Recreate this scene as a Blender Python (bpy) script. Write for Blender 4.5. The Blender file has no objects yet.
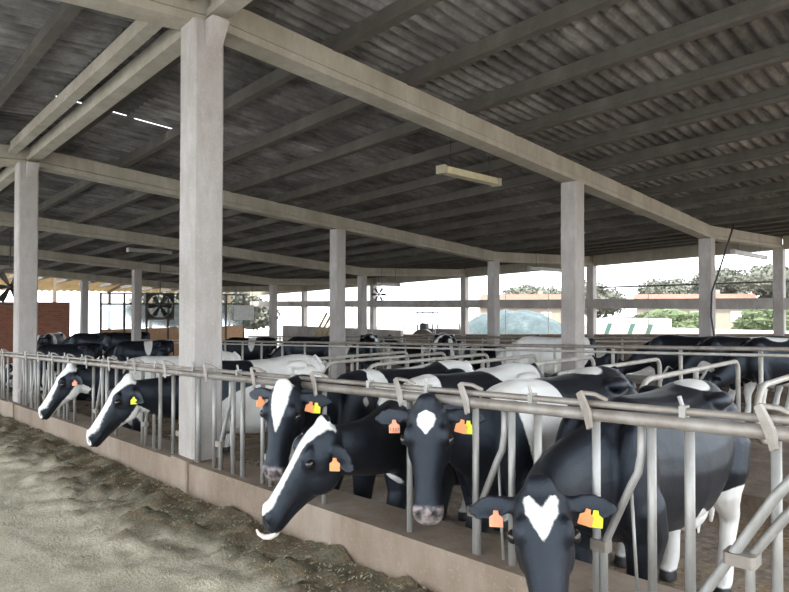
import bpy, bmesh, math, random
import numpy as np
from mathutils import Vector, Matrix, noise

scene = bpy.context.scene
COL = scene.collection
random.seed(7)
rng = np.random.default_rng(7)

# ------------------------------------------------------------------ camera, sky, sun, exposure
EYE = 1.6
YAW = math.radians(46)
FW = Vector((-math.sin(YAW), math.cos(YAW), 0))
RT = Vector((math.cos(YAW), math.sin(YAW), 0))
cam_d = bpy.data.cameras.new('camera')
cam_d.sensor_width = 36
cam_d.lens = 36 * 605 / 789
cam_d.clip_end = 600
cam = bpy.data.objects.new('camera', cam_d)
COL.objects.link(cam)
cam.location = (0, 0, EYE)
cam.rotation_euler = (math.radians(90 + 0.757), 0, YAW)
scene.camera = cam

world = bpy.data.worlds.new('sky')
scene.world = world
world.use_nodes = True
wn = world.node_tree.nodes
wl = world.node_tree.links
wn['Background'].inputs['Color'].default_value = (0.86, 0.93, 1.0, 1)
wn['Background'].inputs['Strength'].default_value = 1.0

sun_d = bpy.data.lights.new('sun', 'SUN')
sun_d.energy = 1.8
sun_d.angle = math.radians(6)
sun_d.color = (1.0, 0.94, 0.84)
sun = bpy.data.objects.new('sun', sun_d)
COL.objects.link(sun)
sun.location = (20, -20, 30)
sun.rotation_euler = Vector((-0.55, 0.45, -1.0)).to_track_quat('-Z', 'Y').to_euler()

scene.view_settings.view_transform = 'Standard'
scene.view_settings.look = 'None'
scene.view_settings.gamma = 1.0
scene.view_settings.use_curve_mapping = False
scene.view_settings.exposure = 2.45

# ------------------------------------------------------------------ helpers
SLOPE = 0.037                     # the yard and the barn fall gently towards -X


def zs(x):
    return SLOPE * x


class MB:
    """Collects closed shapes into one mesh (plain world or local coordinates)."""

    def __init__(s):
        s.v = []
        s.f = []

    def add(s, vs, fs):
        o = len(s.v)
        s.v += [tuple(p) for p in vs]
        s.f += [tuple(i + o for i in f) for f in fs]
        return s

    def box(s, x0, x1, y0, y1, z0, z1, ch=0.0):
        if ch <= 0:
            vs = [(x, y, z) for z in (z0, z1) for x, y in ((x0, y0), (x1, y0), (x1, y1), (x0, y1))]
            n = 4
        else:
            ring = [(x0 + ch, y0), (x1 - ch, y0), (x1, y0 + ch), (x1, y1 - ch), (x1 - ch, y1), (x0 + ch, y1), (x0, y1 - ch), (x0, y0 + ch)]
            vs = [(x, y, z) for z in (z0, z1) for x, y in ring]
            n = 8
        fs = [tuple(range(n - 1, -1, -1)), tuple(range(n, 2 * n))]
        fs += [(i, (i + 1) % n, n + (i + 1) % n, n + i) for i in range(n)]
        return s.add(vs, fs)

    def loft(s, rings):
        n = len(rings[0])
        vs = [tuple(p) for r in rings for p in r]
        fs = []
        for k in range(len(rings) - 1):
            for i in range(n):
                j = (i + 1) % n
                fs.append((k * n + i, k * n + j, (k + 1) * n + j, (k + 1) * n + i))
        c0 = len(vs)
        vs.append(tuple(np.mean(np.array(rings[0], float), axis=0)))
        vs.append(tuple(np.mean(np.array(rings[-1], float), axis=0)))
        m = (len(rings) - 1) * n
        for i in range(n):
            j = (i + 1) % n
            fs.append((c0, j, i))
            fs.append((c0 + 1, m + i, m + j))
        return s.add(vs, fs)

    def tube(s, pts, r, n=8):
        pts = [Vector(p) for p in pts]
        rs = r if isinstance(r, (list, tuple)) else [r] * len(pts)
        up = None
        rings = []
        for i, p in enumerate(pts):
            a = pts[max(i - 1, 0)]
            b = pts[min(i + 1, len(pts) - 1)]
            t = (b - a).normalized()
            if up is None:
                up = Vector((0, 0, 1)) if abs(t.z) < 0.9 else Vector((1, 0, 0))
            e1 = (up - t * up.dot(t)).normalized()
            e2 = t.cross(e1)
            up = e1
            rings.append([p + (e1 * math.cos(q) + e2 * math.sin(q)) * rs[i] for q in [2 * math.pi * k / n for k in range(n)]])
        return s.loft(rings)

    def ell(s, c, r, axes=None, nu=14, nv=9):
        c = Vector(c)
        ax = axes or (Vector((1, 0, 0)), Vector((0, 1, 0)), Vector((0, 0, 1)))
        rings = []
        for k in range(1, nv):
            ph = math.pi * k / nv
            rings.append([c + ax[0] * (r[0] * math.sin(ph) * math.cos(2 * math.pi * i / nu)) + ax[1] * (r[1] * math.sin(ph) * math.sin(2 * math.pi * i / nu)) - ax[2] * (r[2] * math.cos(ph)) for i in range(nu)])
        s.loft(rings)
        s.v[-2] = tuple(c - ax[2] * r[2])
        s.v[-1] = tuple(c + ax[2] * r[2])
        return s

    def mesh(s, name, mat, shear=False, origin=(0, 0, 0), smooth=False):
        me = bpy.data.meshes.new(name)
        vs = s.v
        if shear:
            vs = [(x, y, z + SLOPE * x) for x, y, z in vs]
        ox, oy, oz = origin
        vs = [(x - ox, y - oy, z - oz) for x, y, z in vs]
        me.from_pydata(vs, [], s.f)
        me.materials.append(mat)
        if smooth:
            me.polygons.foreach_set('use_smooth', [True] * len(me.polygons))
        me.update()
        return me

    def build(s, name, mat, parent=None, shear=False, origin=(0, 0, 0), smooth=False):
        return link(name, s.mesh(name, mat, shear, origin, smooth), parent, origin if parent is None else (0, 0, 0))


def link(name, me, parent=None, loc=(0, 0, 0)):
    o = bpy.data.objects.new(name, me)
    COL.objects.link(o)
    o.location = loc
    if parent is not None:
        o.parent = parent
    return o


def empty(name, loc=(0, 0, 0), rz=0.0):
    o = bpy.data.objects.new(name, None)
    o.empty_display_size = 0.2
    COL.objects.link(o)
    o.location = loc
    o.rotation_euler = (0, 0, rz)
    return o


def tag(o, label=None, cat=None, group=None, kind=None):
    if label:
        o['label'] = label
    if cat:
        o['category'] = cat
    if group:
        o['group'] = group
    if kind:
        o['kind'] = kind
    return o


def structure(o, label=None, cat=None):
    return tag(o, label, cat, None, 'structure')


def fix_normals(o):
    bm = bmesh.new()
    bm.from_mesh(o.data)
    bmesh.ops.recalc_face_normals(bm, faces=bm.faces)
    bm.to_mesh(o.data)
    bm.free()


# ------------------------------------------------------------------ materials
def mat_new(name):
    m = bpy.data.materials.new(name)
    m.use_nodes = True
    nt = m.node_tree
    b = nt.nodes['Principled BSDF']
    return m, nt, b


def N(nt, t, **kw):
    n = nt.nodes.new(t)
    for k, v in kw.items():
        setattr(n, k, v)
    return n


def noise_tex(nt, scale, detail=4, rough=0.6, coord='Object', vec=None, stretch=None):
    tc = N(nt, 'ShaderNodeTexCoord')
    src = tc.outputs[coord] if vec is None else vec
    if stretch:
        mp = N(nt, 'ShaderNodeMapping')
        mp.inputs['Scale'].default_value = stretch
        nt.links.new(src, mp.inputs['Vector'])
        src = mp.outputs['Vector']
    n = N(nt, 'ShaderNodeTexNoise')
    n.inputs['Scale'].default_value = scale
    n.inputs['Detail'].default_value = detail
    n.inputs['Roughness'].default_value = rough
    nt.links.new(src, n.inputs['Vector'])
    return n.outputs['Fac']


def ramp(nt, fac, stops):
    r = N(nt, 'ShaderNodeValToRGB')
    e = r.color_ramp.elements
    while len(e) < len(stops):
        e.new(0.5)
    for i, (p, c) in enumerate(stops):
        e[i].position = p
        e[i].color = (c[0], c[1], c[2], 1)
    nt.links.new(fac, r.inputs['Fac'])
    return r.outputs['Color']


def mix(nt, fac, a, b, mode='MIX'):
    m = N(nt, 'ShaderNodeMix', data_type='RGBA', blend_type=mode)
    for sock, val in ((m.inputs[0], fac), (m.inputs[6], a), (m.inputs[7], b)):
        if hasattr(val, 'links'):
            nt.links.new(val, sock)
        elif isinstance(val, (int, float)):
            sock.default_value = val
        else:
            sock.default_value = (val[0], val[1], val[2], 1)
    return m.outputs[2]


def bump(nt, b, h, strength=0.4, dist=0.02):
    n = N(nt, 'ShaderNodeBump')
    n.inputs['Strength'].default_value = strength
    n.inputs['Distance'].default_value = dist
    nt.links.new(h, n.inputs['Height'])
    nt.links.new(n.outputs['Normal'], b.inputs['Normal'])


def speckled(name, stops, scale=3.0, rough=0.85, fine=40, bstr=0.3, bdist=0.01, metallic=0.0, coord='Object', stretch=None, detail=6):
    m, nt, b = mat_new(name)
    f = noise_tex(nt, scale, detail, 0.65, coord, None, stretch)
    nt.links.new(ramp(nt, f, stops), b.inputs['Base Color'])
    b.inputs['Roughness'].default_value = rough
    b.inputs['Metallic'].default_value = metallic
    if bstr:
        bump(nt, b, noise_tex(nt, fine, 5, 0.7, coord), bstr, bdist)
    return m


def plain(name, c, rough=0.6, metallic=0.0, fine=None):
    lo = tuple(x * 0.82 for x in c)
    hi = tuple(min(1, x * 1.15) for x in c)
    return speckled(name, [(0.3, lo), (0.7, hi)], fine or 6.0, rough, 30, 0.1, 0.004, metallic)


def concrete_mat(name, dark, mid, light):
    m, nt, b = mat_new(name)
    big = noise_tex(nt, 1.3, 5, 0.65, 'Object', None, (1.0, 1.0, 0.55))
    c = ramp(nt, big, [(0.28, dark), (0.5, mid), (0.72, light)])
    stain = noise_tex(nt, 7.0, 4, 0.7, 'Object', None, (1, 1, 0.25))
    c = mix(nt, ramp(nt, stain, [(0.42, (0, 0, 0)), (0.75, (0.55, 0.55, 0.55))]), c, (mid[0] * 0.72, mid[1] * 0.68, mid[2] * 0.6))
    spots = noise_tex(nt, 55, 3, 0.7)
    c = mix(nt, ramp(nt, spots, [(0.6, (0, 0, 0)), (0.68, (0.5, 0.5, 0.5))]), c, (light[0] * 1.1, light[1] * 1.1, light[2] * 1.1))
    nt.links.new(c, b.inputs['Base Color'])
    b.inputs['Roughness'].default_value = 0.9
    bump(nt, b, noise_tex(nt, 28, 6, 0.75), 0.45, 0.012)
    return m


M = {}
M['column'] = concrete_mat('weathered_concrete', (0.31, 0.275, 0.25), (0.43, 0.395, 0.37), (0.57, 0.54, 0.53))
M['beam'] = concrete_mat('beam_concrete', (0.30, 0.27, 0.215), (0.40, 0.365, 0.30), (0.49, 0.455, 0.385))
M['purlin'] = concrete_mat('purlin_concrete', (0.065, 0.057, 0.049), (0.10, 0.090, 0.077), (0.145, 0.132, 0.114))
M['curb'] = concrete_mat('curb_concrete', (0.16, 0.115, 0.082), (0.27, 0.203, 0.15), (0.37, 0.30, 0.24))
M['gap'] = plain('white_paint', (0.75, 0.75, 0.73), 0.5)


def roof_mat():
    m, nt, b = mat_new('fibre_cement_sheet')
    oi = N(nt, 'ShaderNodeObjectInfo')
    tc = N(nt, 'ShaderNodeTexCoord')
    geo = N(nt, 'ShaderNodeNewGeometry')
    f = noise_tex(nt, 1.1, 6, 0.7, vec=geo.outputs['Position'])
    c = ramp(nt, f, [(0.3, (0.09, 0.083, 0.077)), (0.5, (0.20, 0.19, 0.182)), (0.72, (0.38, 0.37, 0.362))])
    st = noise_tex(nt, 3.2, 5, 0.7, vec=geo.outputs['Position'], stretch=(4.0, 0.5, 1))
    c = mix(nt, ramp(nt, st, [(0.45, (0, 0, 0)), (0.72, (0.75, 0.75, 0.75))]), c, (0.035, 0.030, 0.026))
    v = N(nt, 'ShaderNodeMapRange')
    v.inputs['To Min'].default_value = 0.62
    v.inputs['To Max'].default_value = 1.3
    nt.links.new(oi.outputs['Random'], v.inputs['Value'])
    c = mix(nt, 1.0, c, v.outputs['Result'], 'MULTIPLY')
    nt.links.new(c, b.inputs['Base Color'])
    b.inputs['Roughness'].default_value = 0.88
    bump(nt, b, noise_tex(nt, 22, 5, 0.7, vec=geo.outputs['Position']), 0.35, 0.01)
    return m


M['sheet'] = roof_mat()
M['galv'] = speckled('galvanised_tube', [(0.25, (0.22, 0.205, 0.18)), (0.5, (0.35, 0.335, 0.31)), (0.8, (0.47, 0.475, 0.48))], 9, 0.48, 60, 0.15, 0.003, 0.35, stretch=(1, 1, 0.3))
M['rail'] = speckled('dirty_rail_steel', [(0.25, (0.17, 0.138, 0.11)), (0.5, (0.28, 0.245, 0.21)), (0.8, (0.40, 0.375, 0.35))], 7, 0.5, 60, 0.2, 0.003, 0.3)
M['stall'] = speckled('stall_tube_steel', [(0.25, (0.33, 0.29, 0.24)), (0.5, (0.48, 0.45, 0.40)), (0.8, (0.64, 0.62, 0.58))], 5, 0.5, 60, 0.15, 0.003, 0.2)
M['orange'] = plain('orange_tag_plastic', (0.90, 0.30, 0.10), 0.45)
M['salmon'] = plain('salmon_tag_plastic', (0.88, 0.36, 0.20), 0.45)
M['yellow'] = plain('yellow_tag_plastic', (0.78, 0.80, 0.03), 0.45)
M['print'] = plain('tag_print', (0.16, 0.06, 0.04), 0.6)
M['tongue'] = plain('tongue_flesh', (0.72, 0.62, 0.55), 0.35)
M['lamp'] = plain('cream_lamp_housing', (0.62, 0.55, 0.36), 0.5)
M['lampdark'] = plain('lamp_cap_plastic', (0.42, 0.36, 0.25), 0.5)
M['grey_lamp'] = plain('grey_lamp_housing', (0.42, 0.40, 0.36), 0.5)
M['wire'] = plain('black_cable', (0.03, 0.03, 0.03), 0.6)
M['dark'] = plain('dark_steel', (0.05, 0.045, 0.04), 0.5, 0.3)
M['white'] = plain('white_board', (0.72, 0.70, 0.66), 0.6)
M['bedding'] = speckled('stall_bedding', [(0.3, (0.10, 0.07, 0.05)), (0.55, (0.17, 0.125, 0.09)), (0.75, (0.28, 0.22, 0.16))], 3, 0.95, 20, 0.6, 0.03)
M['teal'] = speckled('teal_tarpaulin', [(0.3, (0.022, 0.040, 0.044)), (0.55, (0.045, 0.068, 0.072)), (0.75, (0.10, 0.125, 0.13))], 1.6, 0.7, 5, 0.5, 0.1)
M['leaf'] = speckled('hedge_leaves', [(0.3, (0.075, 0.10, 0.045)), (0.6, (0.12, 0.155, 0.075)), (0.8, (0.18, 0.215, 0.12))], 2.5, 0.8, 6, 0.8, 0.2)
M['tree'] = speckled('tree_leaves', [(0.3, (0.09, 0.094, 0.072)), (0.6, (0.14, 0.145, 0.115)), (0.8, (0.20, 0.205, 0.165))], 0.6, 0.85, 2, 0.8, 0.3)
M['bark'] = plain('bark', (0.12, 0.09, 0.06), 0.9)
M['tile'] = speckled('roof_tiles', [(0.3, (0.16, 0.055, 0.035)), (0.7, (0.24, 0.10, 0.065))], 2, 0.8)
M['plaster'] = plain('cream_plaster', (0.24, 0.20, 0.16), 0.8)
M['green'] = plain('green_paint', (0.06, 0.13, 0.10), 0.5)
M['ochre'] = speckled('ochre_sheet', [(0.3, (0.42, 0.26, 0.09)), (0.6, (0.56, 0.38, 0.16)), (0.8, (0.66, 0.50, 0.26))], 0.6, 0.7, 8, 0.2, 0.02)
M['tan'] = plain('tan_board', (0.42, 0.24, 0.13), 0.7)
M['hay'] = plain('straw', (0.55, 0.42, 0.20), 0.9)
M['blue'] = plain('blue_drum_plastic', (0.06, 0.20, 0.45), 0.5)
M['tractor'] = plain('dark_machine_paint', (0.07, 0.06, 0.055), 0.5)


def glass_mat():
    m, nt, b = mat_new('dusty_glass')
    f = noise_tex(nt, 2.0, 4)
    nt.links.new(ramp(nt, f, [(0.3, (0.55, 0.60, 0.63)), (0.7, (0.75, 0.8, 0.82))]), b.inputs['Base Color'])
    b.inputs['Roughness'].default_value = 0.25
    b.inputs['Transmission Weight'].default_value = 0.75
    b.inputs['IOR'].default_value = 1.1
    return m


M['glass'] = glass_mat()


def brick_mat():
    m, nt, b = mat_new('red_brick')
    tc = N(nt, 'ShaderNodeTexCoord')
    sep = N(nt, 'ShaderNodeSeparateXYZ')
    nt.links.new(tc.outputs['Object'], sep.inputs[0])
    cb = N(nt, 'ShaderNodeCombineXYZ')
    nt.links.new(sep.outputs['Y'], cb.inputs['X'])
    nt.links.new(sep.outputs['Z'], cb.inputs['Y'])
    br = N(nt, 'ShaderNodeTexBrick')
    br.inputs['Scale'].default_value = 2.2
    br.inputs['Color1'].default_value = (0.24, 0.085, 0.05, 1)
    br.inputs['Color2'].default_value = (0.32, 0.12, 0.07, 1)
    br.inputs['Mortar'].default_value = (0.30, 0.22, 0.17, 1)
    br.inputs['Mortar Size'].default_value = 0.015
    nt.links.new(cb.outputs[0], br.inputs['Vector'])
    nt.links.new(br.outputs['Color'], b.inputs['Base Color'])
    b.inputs['Roughness'].default_value = 0.9
    return m


M['brick'] = brick_mat()


def floor_mat():
    m, nt, b = mat_new('feed_alley_floor')
    f = noise_tex(nt, 1.2, 6, 0.65)
    c1 = ramp(nt, f, [(0.3, (0.36, 0.37, 0.37)), (0.7, (0.47, 0.48, 0.49))])
    g = noise_tex(nt, 45, 4, 0.7)
    c = mix(nt, ramp(nt, g, [(0.45, (0, 0, 0)), (0.7, (0.6, 0.6, 0.6))]), c1, (0.42, 0.40, 0.30))
    nt.links.new(c, b.inputs['Base Color'])
    b.inputs['Roughness'].default_value = 0.85
    bump(nt, b, g, 0.3, 0.01)
    return m


M['floor'] = floor_mat()


def feed_mat():
    """Chopped feed: the fresh damp ration by the curb is browner, the trodden rest is pale and dry."""
    m, nt, b = mat_new('chopped_feed')
    at = N(nt, 'ShaderNodeAttribute', attribute_name='damp')
    g = noise_tex(nt, 60, 5, 0.75)
    k = noise_tex(nt, 9, 4, 0.7)
    dry = ramp(nt, g, [(0.28, (0.37, 0.315, 0.215)), (0.5, (0.57, 0.505, 0.38)), (0.66, (0.71, 0.645, 0.51)), (0.8, (0.80, 0.75, 0.64))])
    wet = ramp(nt, g, [(0.3, (0.10, 0.068, 0.038)), (0.5, (0.20, 0.145, 0.085)), (0.68, (0.31, 0.24, 0.15)), (0.82, (0.46, 0.40, 0.28))])
    wet2 = ramp(nt, g, [(0.3, (0.075, 0.068, 0.042)), (0.55, (0.17, 0.158, 0.105)), (0.8, (0.34, 0.32, 0.23))])
    wet = mix(nt, ramp(nt, k, [(0.42, (0, 0, 0)), (0.58, (1, 1, 1))]), wet, wet2)
    bare = ramp(nt, g, [(0.3, (0.44, 0.46, 0.49)), (0.6, (0.54, 0.56, 0.60)), (0.8, (0.62, 0.63, 0.65))])
    sep = N(nt, 'ShaderNodeSeparateXYZ')
    nt.links.new(at.outputs['Vector'], sep.inputs[0])
    c = mix(nt, sep.outputs['X'], dry, wet)
    c = mix(nt, sep.outputs['Y'], c, bare)
    nt.links.new(c, b.inputs['Base Color'])
    b.inputs['Roughness'].default_value = 0.95
    bump(nt, b, g, 0.9, 0.02)
    return m


M['feed'] = feed_mat()


def alley_mat():
    m, nt, b = mat_new('muddy_slurry_floor')
    f = noise_tex(nt, 0.9, 6, 0.65)
    g = noise_tex(nt, 14, 5, 0.7)
    c = ramp(nt, g, [(0.3, (0.10, 0.075, 0.055)), (0.55, (0.24, 0.19, 0.15)), (0.75, (0.40, 0.34, 0.29))])
    c = mix(nt, ramp(nt, f, [(0.45, (0, 0, 0)), (0.56, (1, 1, 1))]), c, (0.27, 0.19, 0.115))
    nt.links.new(c, b.inputs['Base Color'])
    nt.links.new(ramp(nt, f, [(0.45, (0.75, 0.75, 0.75)), (0.56, (0.18, 0.18, 0.18))]), b.inputs['Roughness'])
    bump(nt, b, g, 0.6, 0.03)
    return m


M['alley'] = alley_mat()
M['ground'] = speckled('pale_yard_ground', [(0.3, (0.17, 0.155, 0.13)), (0.7, (0.25, 0.235, 0.21))], 0.2, 0.95, 4, 0.3, 0.05)


def coat_mat():
    """Holstein hide. The 'coat' attribute holds how far inside a white / pink / dark patch a point lies."""
    m, nt, b = mat_new('cow_hide')
    at = N(nt, 'ShaderNodeAttribute', attribute_name='coat')
    sep = N(nt, 'ShaderNodeSeparateXYZ')
    nt.links.new(at.outputs['Vector'], sep.inputs[0])
    n1 = noise_tex(nt, 26, 4, 0.7)
    off = N(nt, 'ShaderNodeMath', operation='MULTIPLY_ADD')
    nt.links.new(n1, off.inputs[0])
    off.inputs[1].default_value = 0.022
    off.inputs[2].default_value = -0.011

    def edge(sock, w):
        a = N(nt, 'ShaderNodeMath', operation='ADD')
        nt.links.new(sock, a.inputs[0])
        nt.links.new(off.outputs[0], a.inputs[1])
        r = N(nt, 'ShaderNodeMapRange', interpolation_type='SMOOTHSTEP')
        r.inputs['From Min'].default_value = -w
        r.inputs['From Max'].default_value = w
        nt.links.new(a.outputs[0], r.inputs['Value'])
        return r.outputs['Result']

    big = noise_tex(nt, 3.0, 5, 0.6)
    black = ramp(nt, big, [(0.35, (0.005, 0.006, 0.009)), (0.6, (0.010, 0.011, 0.015)), (0.8, (0.028, 0.025, 0.023))])  # bluish black: the sky's sheen is put into the hide colour
    white = ramp(nt, big, [(0.3, (0.66, 0.62, 0.56)), (0.5, (0.78, 0.76, 0.72)), (0.75, (0.84, 0.83, 0.80))])
    pink = ramp(nt, noise_tex(nt, 30, 3), [(0.38, (0.10, 0.085, 0.09)), (0.6, (0.34, 0.275, 0.26))])
    c = mix(nt, edge(sep.outputs['X'], 0.006), black, white)
    c = mix(nt, edge(sep.outputs['Y'], 0.012), c, pink)
    c = mix(nt, edge(sep.outputs['Z'], 0.008), c, (0.035, 0.03, 0.028))
    nt.links.new(c, b.inputs['Base Color'])
    b.inputs['Roughness'].default_value = 0.38
    b.inputs['Specular IOR Level'].default_value = 0.47
    b.inputs['Specular Tint'].default_value = (0.75, 0.86, 1.0, 1)  # blue of the sky tinted into the highlights
    b.inputs['Sheen Weight'].default_value = 0.01
    b.inputs['Sheen Roughness'].default_value = 0.4
    fur = noise_tex(nt, 150, 3, 0.7)
    mu = noise_tex(nt, 7, 4, 0.6)
    add = N(nt, 'ShaderNodeMath', operation='MULTIPLY_ADD')
    nt.links.new(mu, add.inputs[0])
    add.inputs[1].default_value = 2.2
    nt.links.new(fur, add.inputs[2])
    bump(nt, b, add.outputs[0], 0.32, 0.013)
    return m


M['coat'] = coat_mat()


def eye_mat():
    m, nt, b = mat_new('cow_eye')
    nt.links.new(ramp(nt, noise_tex(nt, 20, 2), [(0.3, (0.006, 0.005, 0.005)), (0.7, (0.02, 0.014, 0.01))]), b.inputs['Base Color'])
    b.inputs['Roughness'].default_value = 0.08
    return m


M['eye'] = eye_mat()

# ------------------------------------------------------------------ barn grid
X0, BAY = -5.56, 6.7
ROW = [2.8, 9.8, 16.45, 23.1]


def colx(i):
    return X0 - BAY * i


def zc(y):
    """Height of the underside of the main roof beams above the local floor."""
    if y <= ROW[2]:
        return 4.5 - 0.0757 * abs(y - ROW[0])
    return 4.5 - 0.0757 * (ROW[2] - ROW[0]) + 0.029 * (y - ROW[2])


XE = 3.0                                  # open gable end beside the camera
XW = colx(5) + 1.0                        # far gable end
YS = -1.6                                 # unseen feed-road eave, main beams cut short here to let light in
YN = ROW[3] + 0.5

# floors -----------------------------------------------------------
mb = MB()
mb.box(-70, 14, -14, 2.7, -0.6, 0)
structure(mb.build('floor', M['floor'], None, True), 'grey concrete floor of the feed alley', 'floor')
mb = MB()
mb.box(XW - 2, 14, 2.7, YN + 1, -0.6, -0.30)
structure(mb.build('floor_cow_alley', M['alley'], None, True), 'wet muddy slurry floor of the cow alley', 'floor')
mb = MB()
g = 12
for ix in range(-13, 9):
    for iy in range(-5, 14):
        x0, y0 = ix * g, iy * g
        mb.add([(x0, y0, -0.42), (x0 + g, y0, -0.42), (x0 + g, y0 + g, -0.42), (x0, y0 + g, -0.42)], [(0, 1, 2, 3)])
structure(mb.build('ground', M['ground'], None, True), 'pale open ground around the barn', 'ground')

mb = MB()
segs = np.linspace(-40, 6, 47)
for a, b_ in zip(segs[:-1], segs[1:]):
    mb.box(a, b_, 2.52, 2.88, -0.32, 0.33)
structure(mb.build('feed_curb', M['curb'], None, True), 'low brown concrete curb between feed alley and cows', 'curb')

# stall platform
mb = MB()
mb.box(-15, 8, 6.1, 9.5, -0.32, -0.06)
structure(mb.build('stall_bed', M['bedding'], None, True), 'raised brown bedding platform of the cubicle stalls', 'stall bed')
mb = MB()
mb.box(-24, 8, 14.2, 16.2, -0.32, -0.06)
structure(mb.build('stall_bed', M['bedding'], None, True), 'raised bedding platform of the farther cubicle row', 'stall bed')

mb = MB()
mb.box(-34, -25.8, 7.0, 11.6, -0.32, -0.06)
structure(mb.build('stall_bed', M['bedding'], None, True), 'raised bedding platform before the glazed partition', 'stall bed')

# columns ----------------------------------------------------------
COLLAB = {
    (0, 0): 'thick weathered concrete column nearest the camera, standing in the feed curb',
    (1, 0): 'concrete column standing in the feed curb left of the nearest column',
    (0, 1): 'concrete column behind the stall rails, under the beam of the nearest column',
    (1, 1): 'concrete column rising behind the frontal cow with the broad white blaze',
    (2, 1): 'concrete column standing behind the nearest column, in the stall row',
    (3, 1): 'slim concrete column just left of the square fan',
    (4, 1): 'small concrete column between the brick wall and the glazed partition',
    (0, 2): 'concrete column at the right with a black hose hanging down it',
    (1, 2): 'concrete column standing in front of the teal heap seen outside',
    (2, 2): 'far concrete column beside the small round fan',
    (3, 2): 'far concrete column right of the white board',
    (4, 2): 'far concrete column in the third row near the end wall',
    (0, 3): 'concrete column cut by the right edge of the photo',
    (1, 3): 'outer concrete column just right of the tall middle column',
    (2, 3): 'outer concrete column left of the teal heap',
    (3, 3): 'outer concrete column hidden mostly behind the column with the small fan',
    (4, 3): 'outer concrete column beside the leaning planks',
}
colmesh = {}
for (i, j), lab in COLLAB.items():
    x, y = colx(i) + ((0.06, 0.15)[i] if j == 0 else 0), ROW[j] - (0.085 if j == 0 else 0)
    w = 0.155
    c = empty('concrete_column', (x, y, zs(x) - (0.0 if j == 0 else 0.3)))
    tag(c, lab, 'column', 'concrete columns of the barn')
    z0 = -0.0 if j else -0.32
    h = zc(y) + (0.3 if j else 0.0)
    sh = MB()
    lv = [0.0 + z0] + [k * 1.15 for k in range(1, int(h / 1.15) + 1) if k * 1.15 < h - 0.2] + [h]
    rings = []
    for z in lv:
        ch = 0.022
        jx = 0.0 if z in (lv[0], h) else random.uniform(-0.004, 0.004)
        ring = [(-w + ch, -w), (w - ch, -w), (w, -w + ch), (w, w - ch), (w - ch, w), (-w + ch, w), (-w, w - ch), (-w, -w + ch)]
        rings.append([(px + jx, py + jx, z) for px, py in ring])
    sh.loft(rings)
    o = sh.build('shaft', M['column'], c)
    if j == 0:
        MB().box(-w - 0.012, w + 0.012, -0.225, -w + 0.01, -0.05, 0.36, 0.012).build('foot', M['curb'], c)
        # haunches that carry the ridge beam
        for sx in (-1, 1):
            hb = MB()
            xa, xb = sx * w, sx * (w + 0.16)
            for_y = (-0.05, 0.12)
            vs = [(xa, yy, zz) for yy in for_y for zz in (h - 0.24, h)] + [(xb, yy, zz) for yy in for_y for zz in (h - 0.02, h)]
            hb.add(vs, [(0, 1, 3, 2), (4, 6, 7, 5), (0, 4, 5, 1), (2, 3, 7, 6), (1, 5, 7, 3), (0, 2, 6, 4)])
            fix_normals(hb.build('haunch', M['column'], c))

# roof -------------------------------------------------------------
ceil = structure(empty('ceiling', (0, 0, 0)), 'dark corrugated fibre cement roof on concrete purlins and beams', 'roof')
BD = 0.33                                 # main beam depth


def slanted_beam(xa, ya, yb, z0a, z0b, w, d, name, mat):
    b = MB()
    # I-like section: web with a slightly wider lower edge
    prof = [(-w, 0), (w, 0), (w, d * 0.25), (w * 0.8, d * 0.32), (w * 0.8, d), (-w * 0.8, d), (-w * 0.8, d * 0.32), (-w, d * 0.25)]
    n = 8
    rings = []
    for k in range(n + 1):
        t = k / n
        y = ya + (yb - ya) * t
        z = z0a + (z0b - z0a) * t
        rings.append([(xa + px, y, z + pz) for px, pz in prof])
    b.loft(rings)
    o = b.build(name, mat, ceil, True)
    fix_normals(o)
    return o


for i in range(-1, 6):
    x = colx(i)
    if x > XE + 0.2 or x < XW:
        continue
    for ya, yb in ((YS, ROW[0]), (ROW[0], ROW[1]), (ROW[1], ROW[2]), (ROW[2], ROW[3])):
        slanted_beam(x, ya, yb, zc(ya), zc(yb), 0.13, BD, 'main_beam', M['beam'])
# ridge beam pair along row 0
for i in range(-1, 5):
    xa, xb = min(colx(i), XE), colx(i + 1)
    for dy, zo, w, d in ((0.0, 0.06, 0.09, 0.24), (-0.30, 0.16, 0.07, 0.2)):
        b = MB()
        prof = [(-w, 0), (w, 0), (w, d * 0.3), (w * 0.55, d * 0.4), (w * 0.55, d), (-w * 0.55, d), (-w * 0.55, d * 0.4), (-w, d * 0.3)]
        b.loft([[(xx, ROW[0] + dy + py, zc(ROW[0]) + zo + pz) for py, pz in prof] for xx in (xa - 0.14, xb + 0.14)])
        fix_normals(b.build('ridge_beam', M['beam'], ceil, True))
# eave beams of the outer wall row
for i in range(-1, 5):
    xa, xb = min(colx(i), XE), colx(i + 1)
    b = MB().box(xb + 0.14, xa - 0.14, ROW[3] - 0.12, ROW[3] + 0.12, zc(ROW[3]) - 0.06, zc(ROW[3]) + BD + 0.15)
    b.build('eave_beam', M['beam'], ceil, True)

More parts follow.
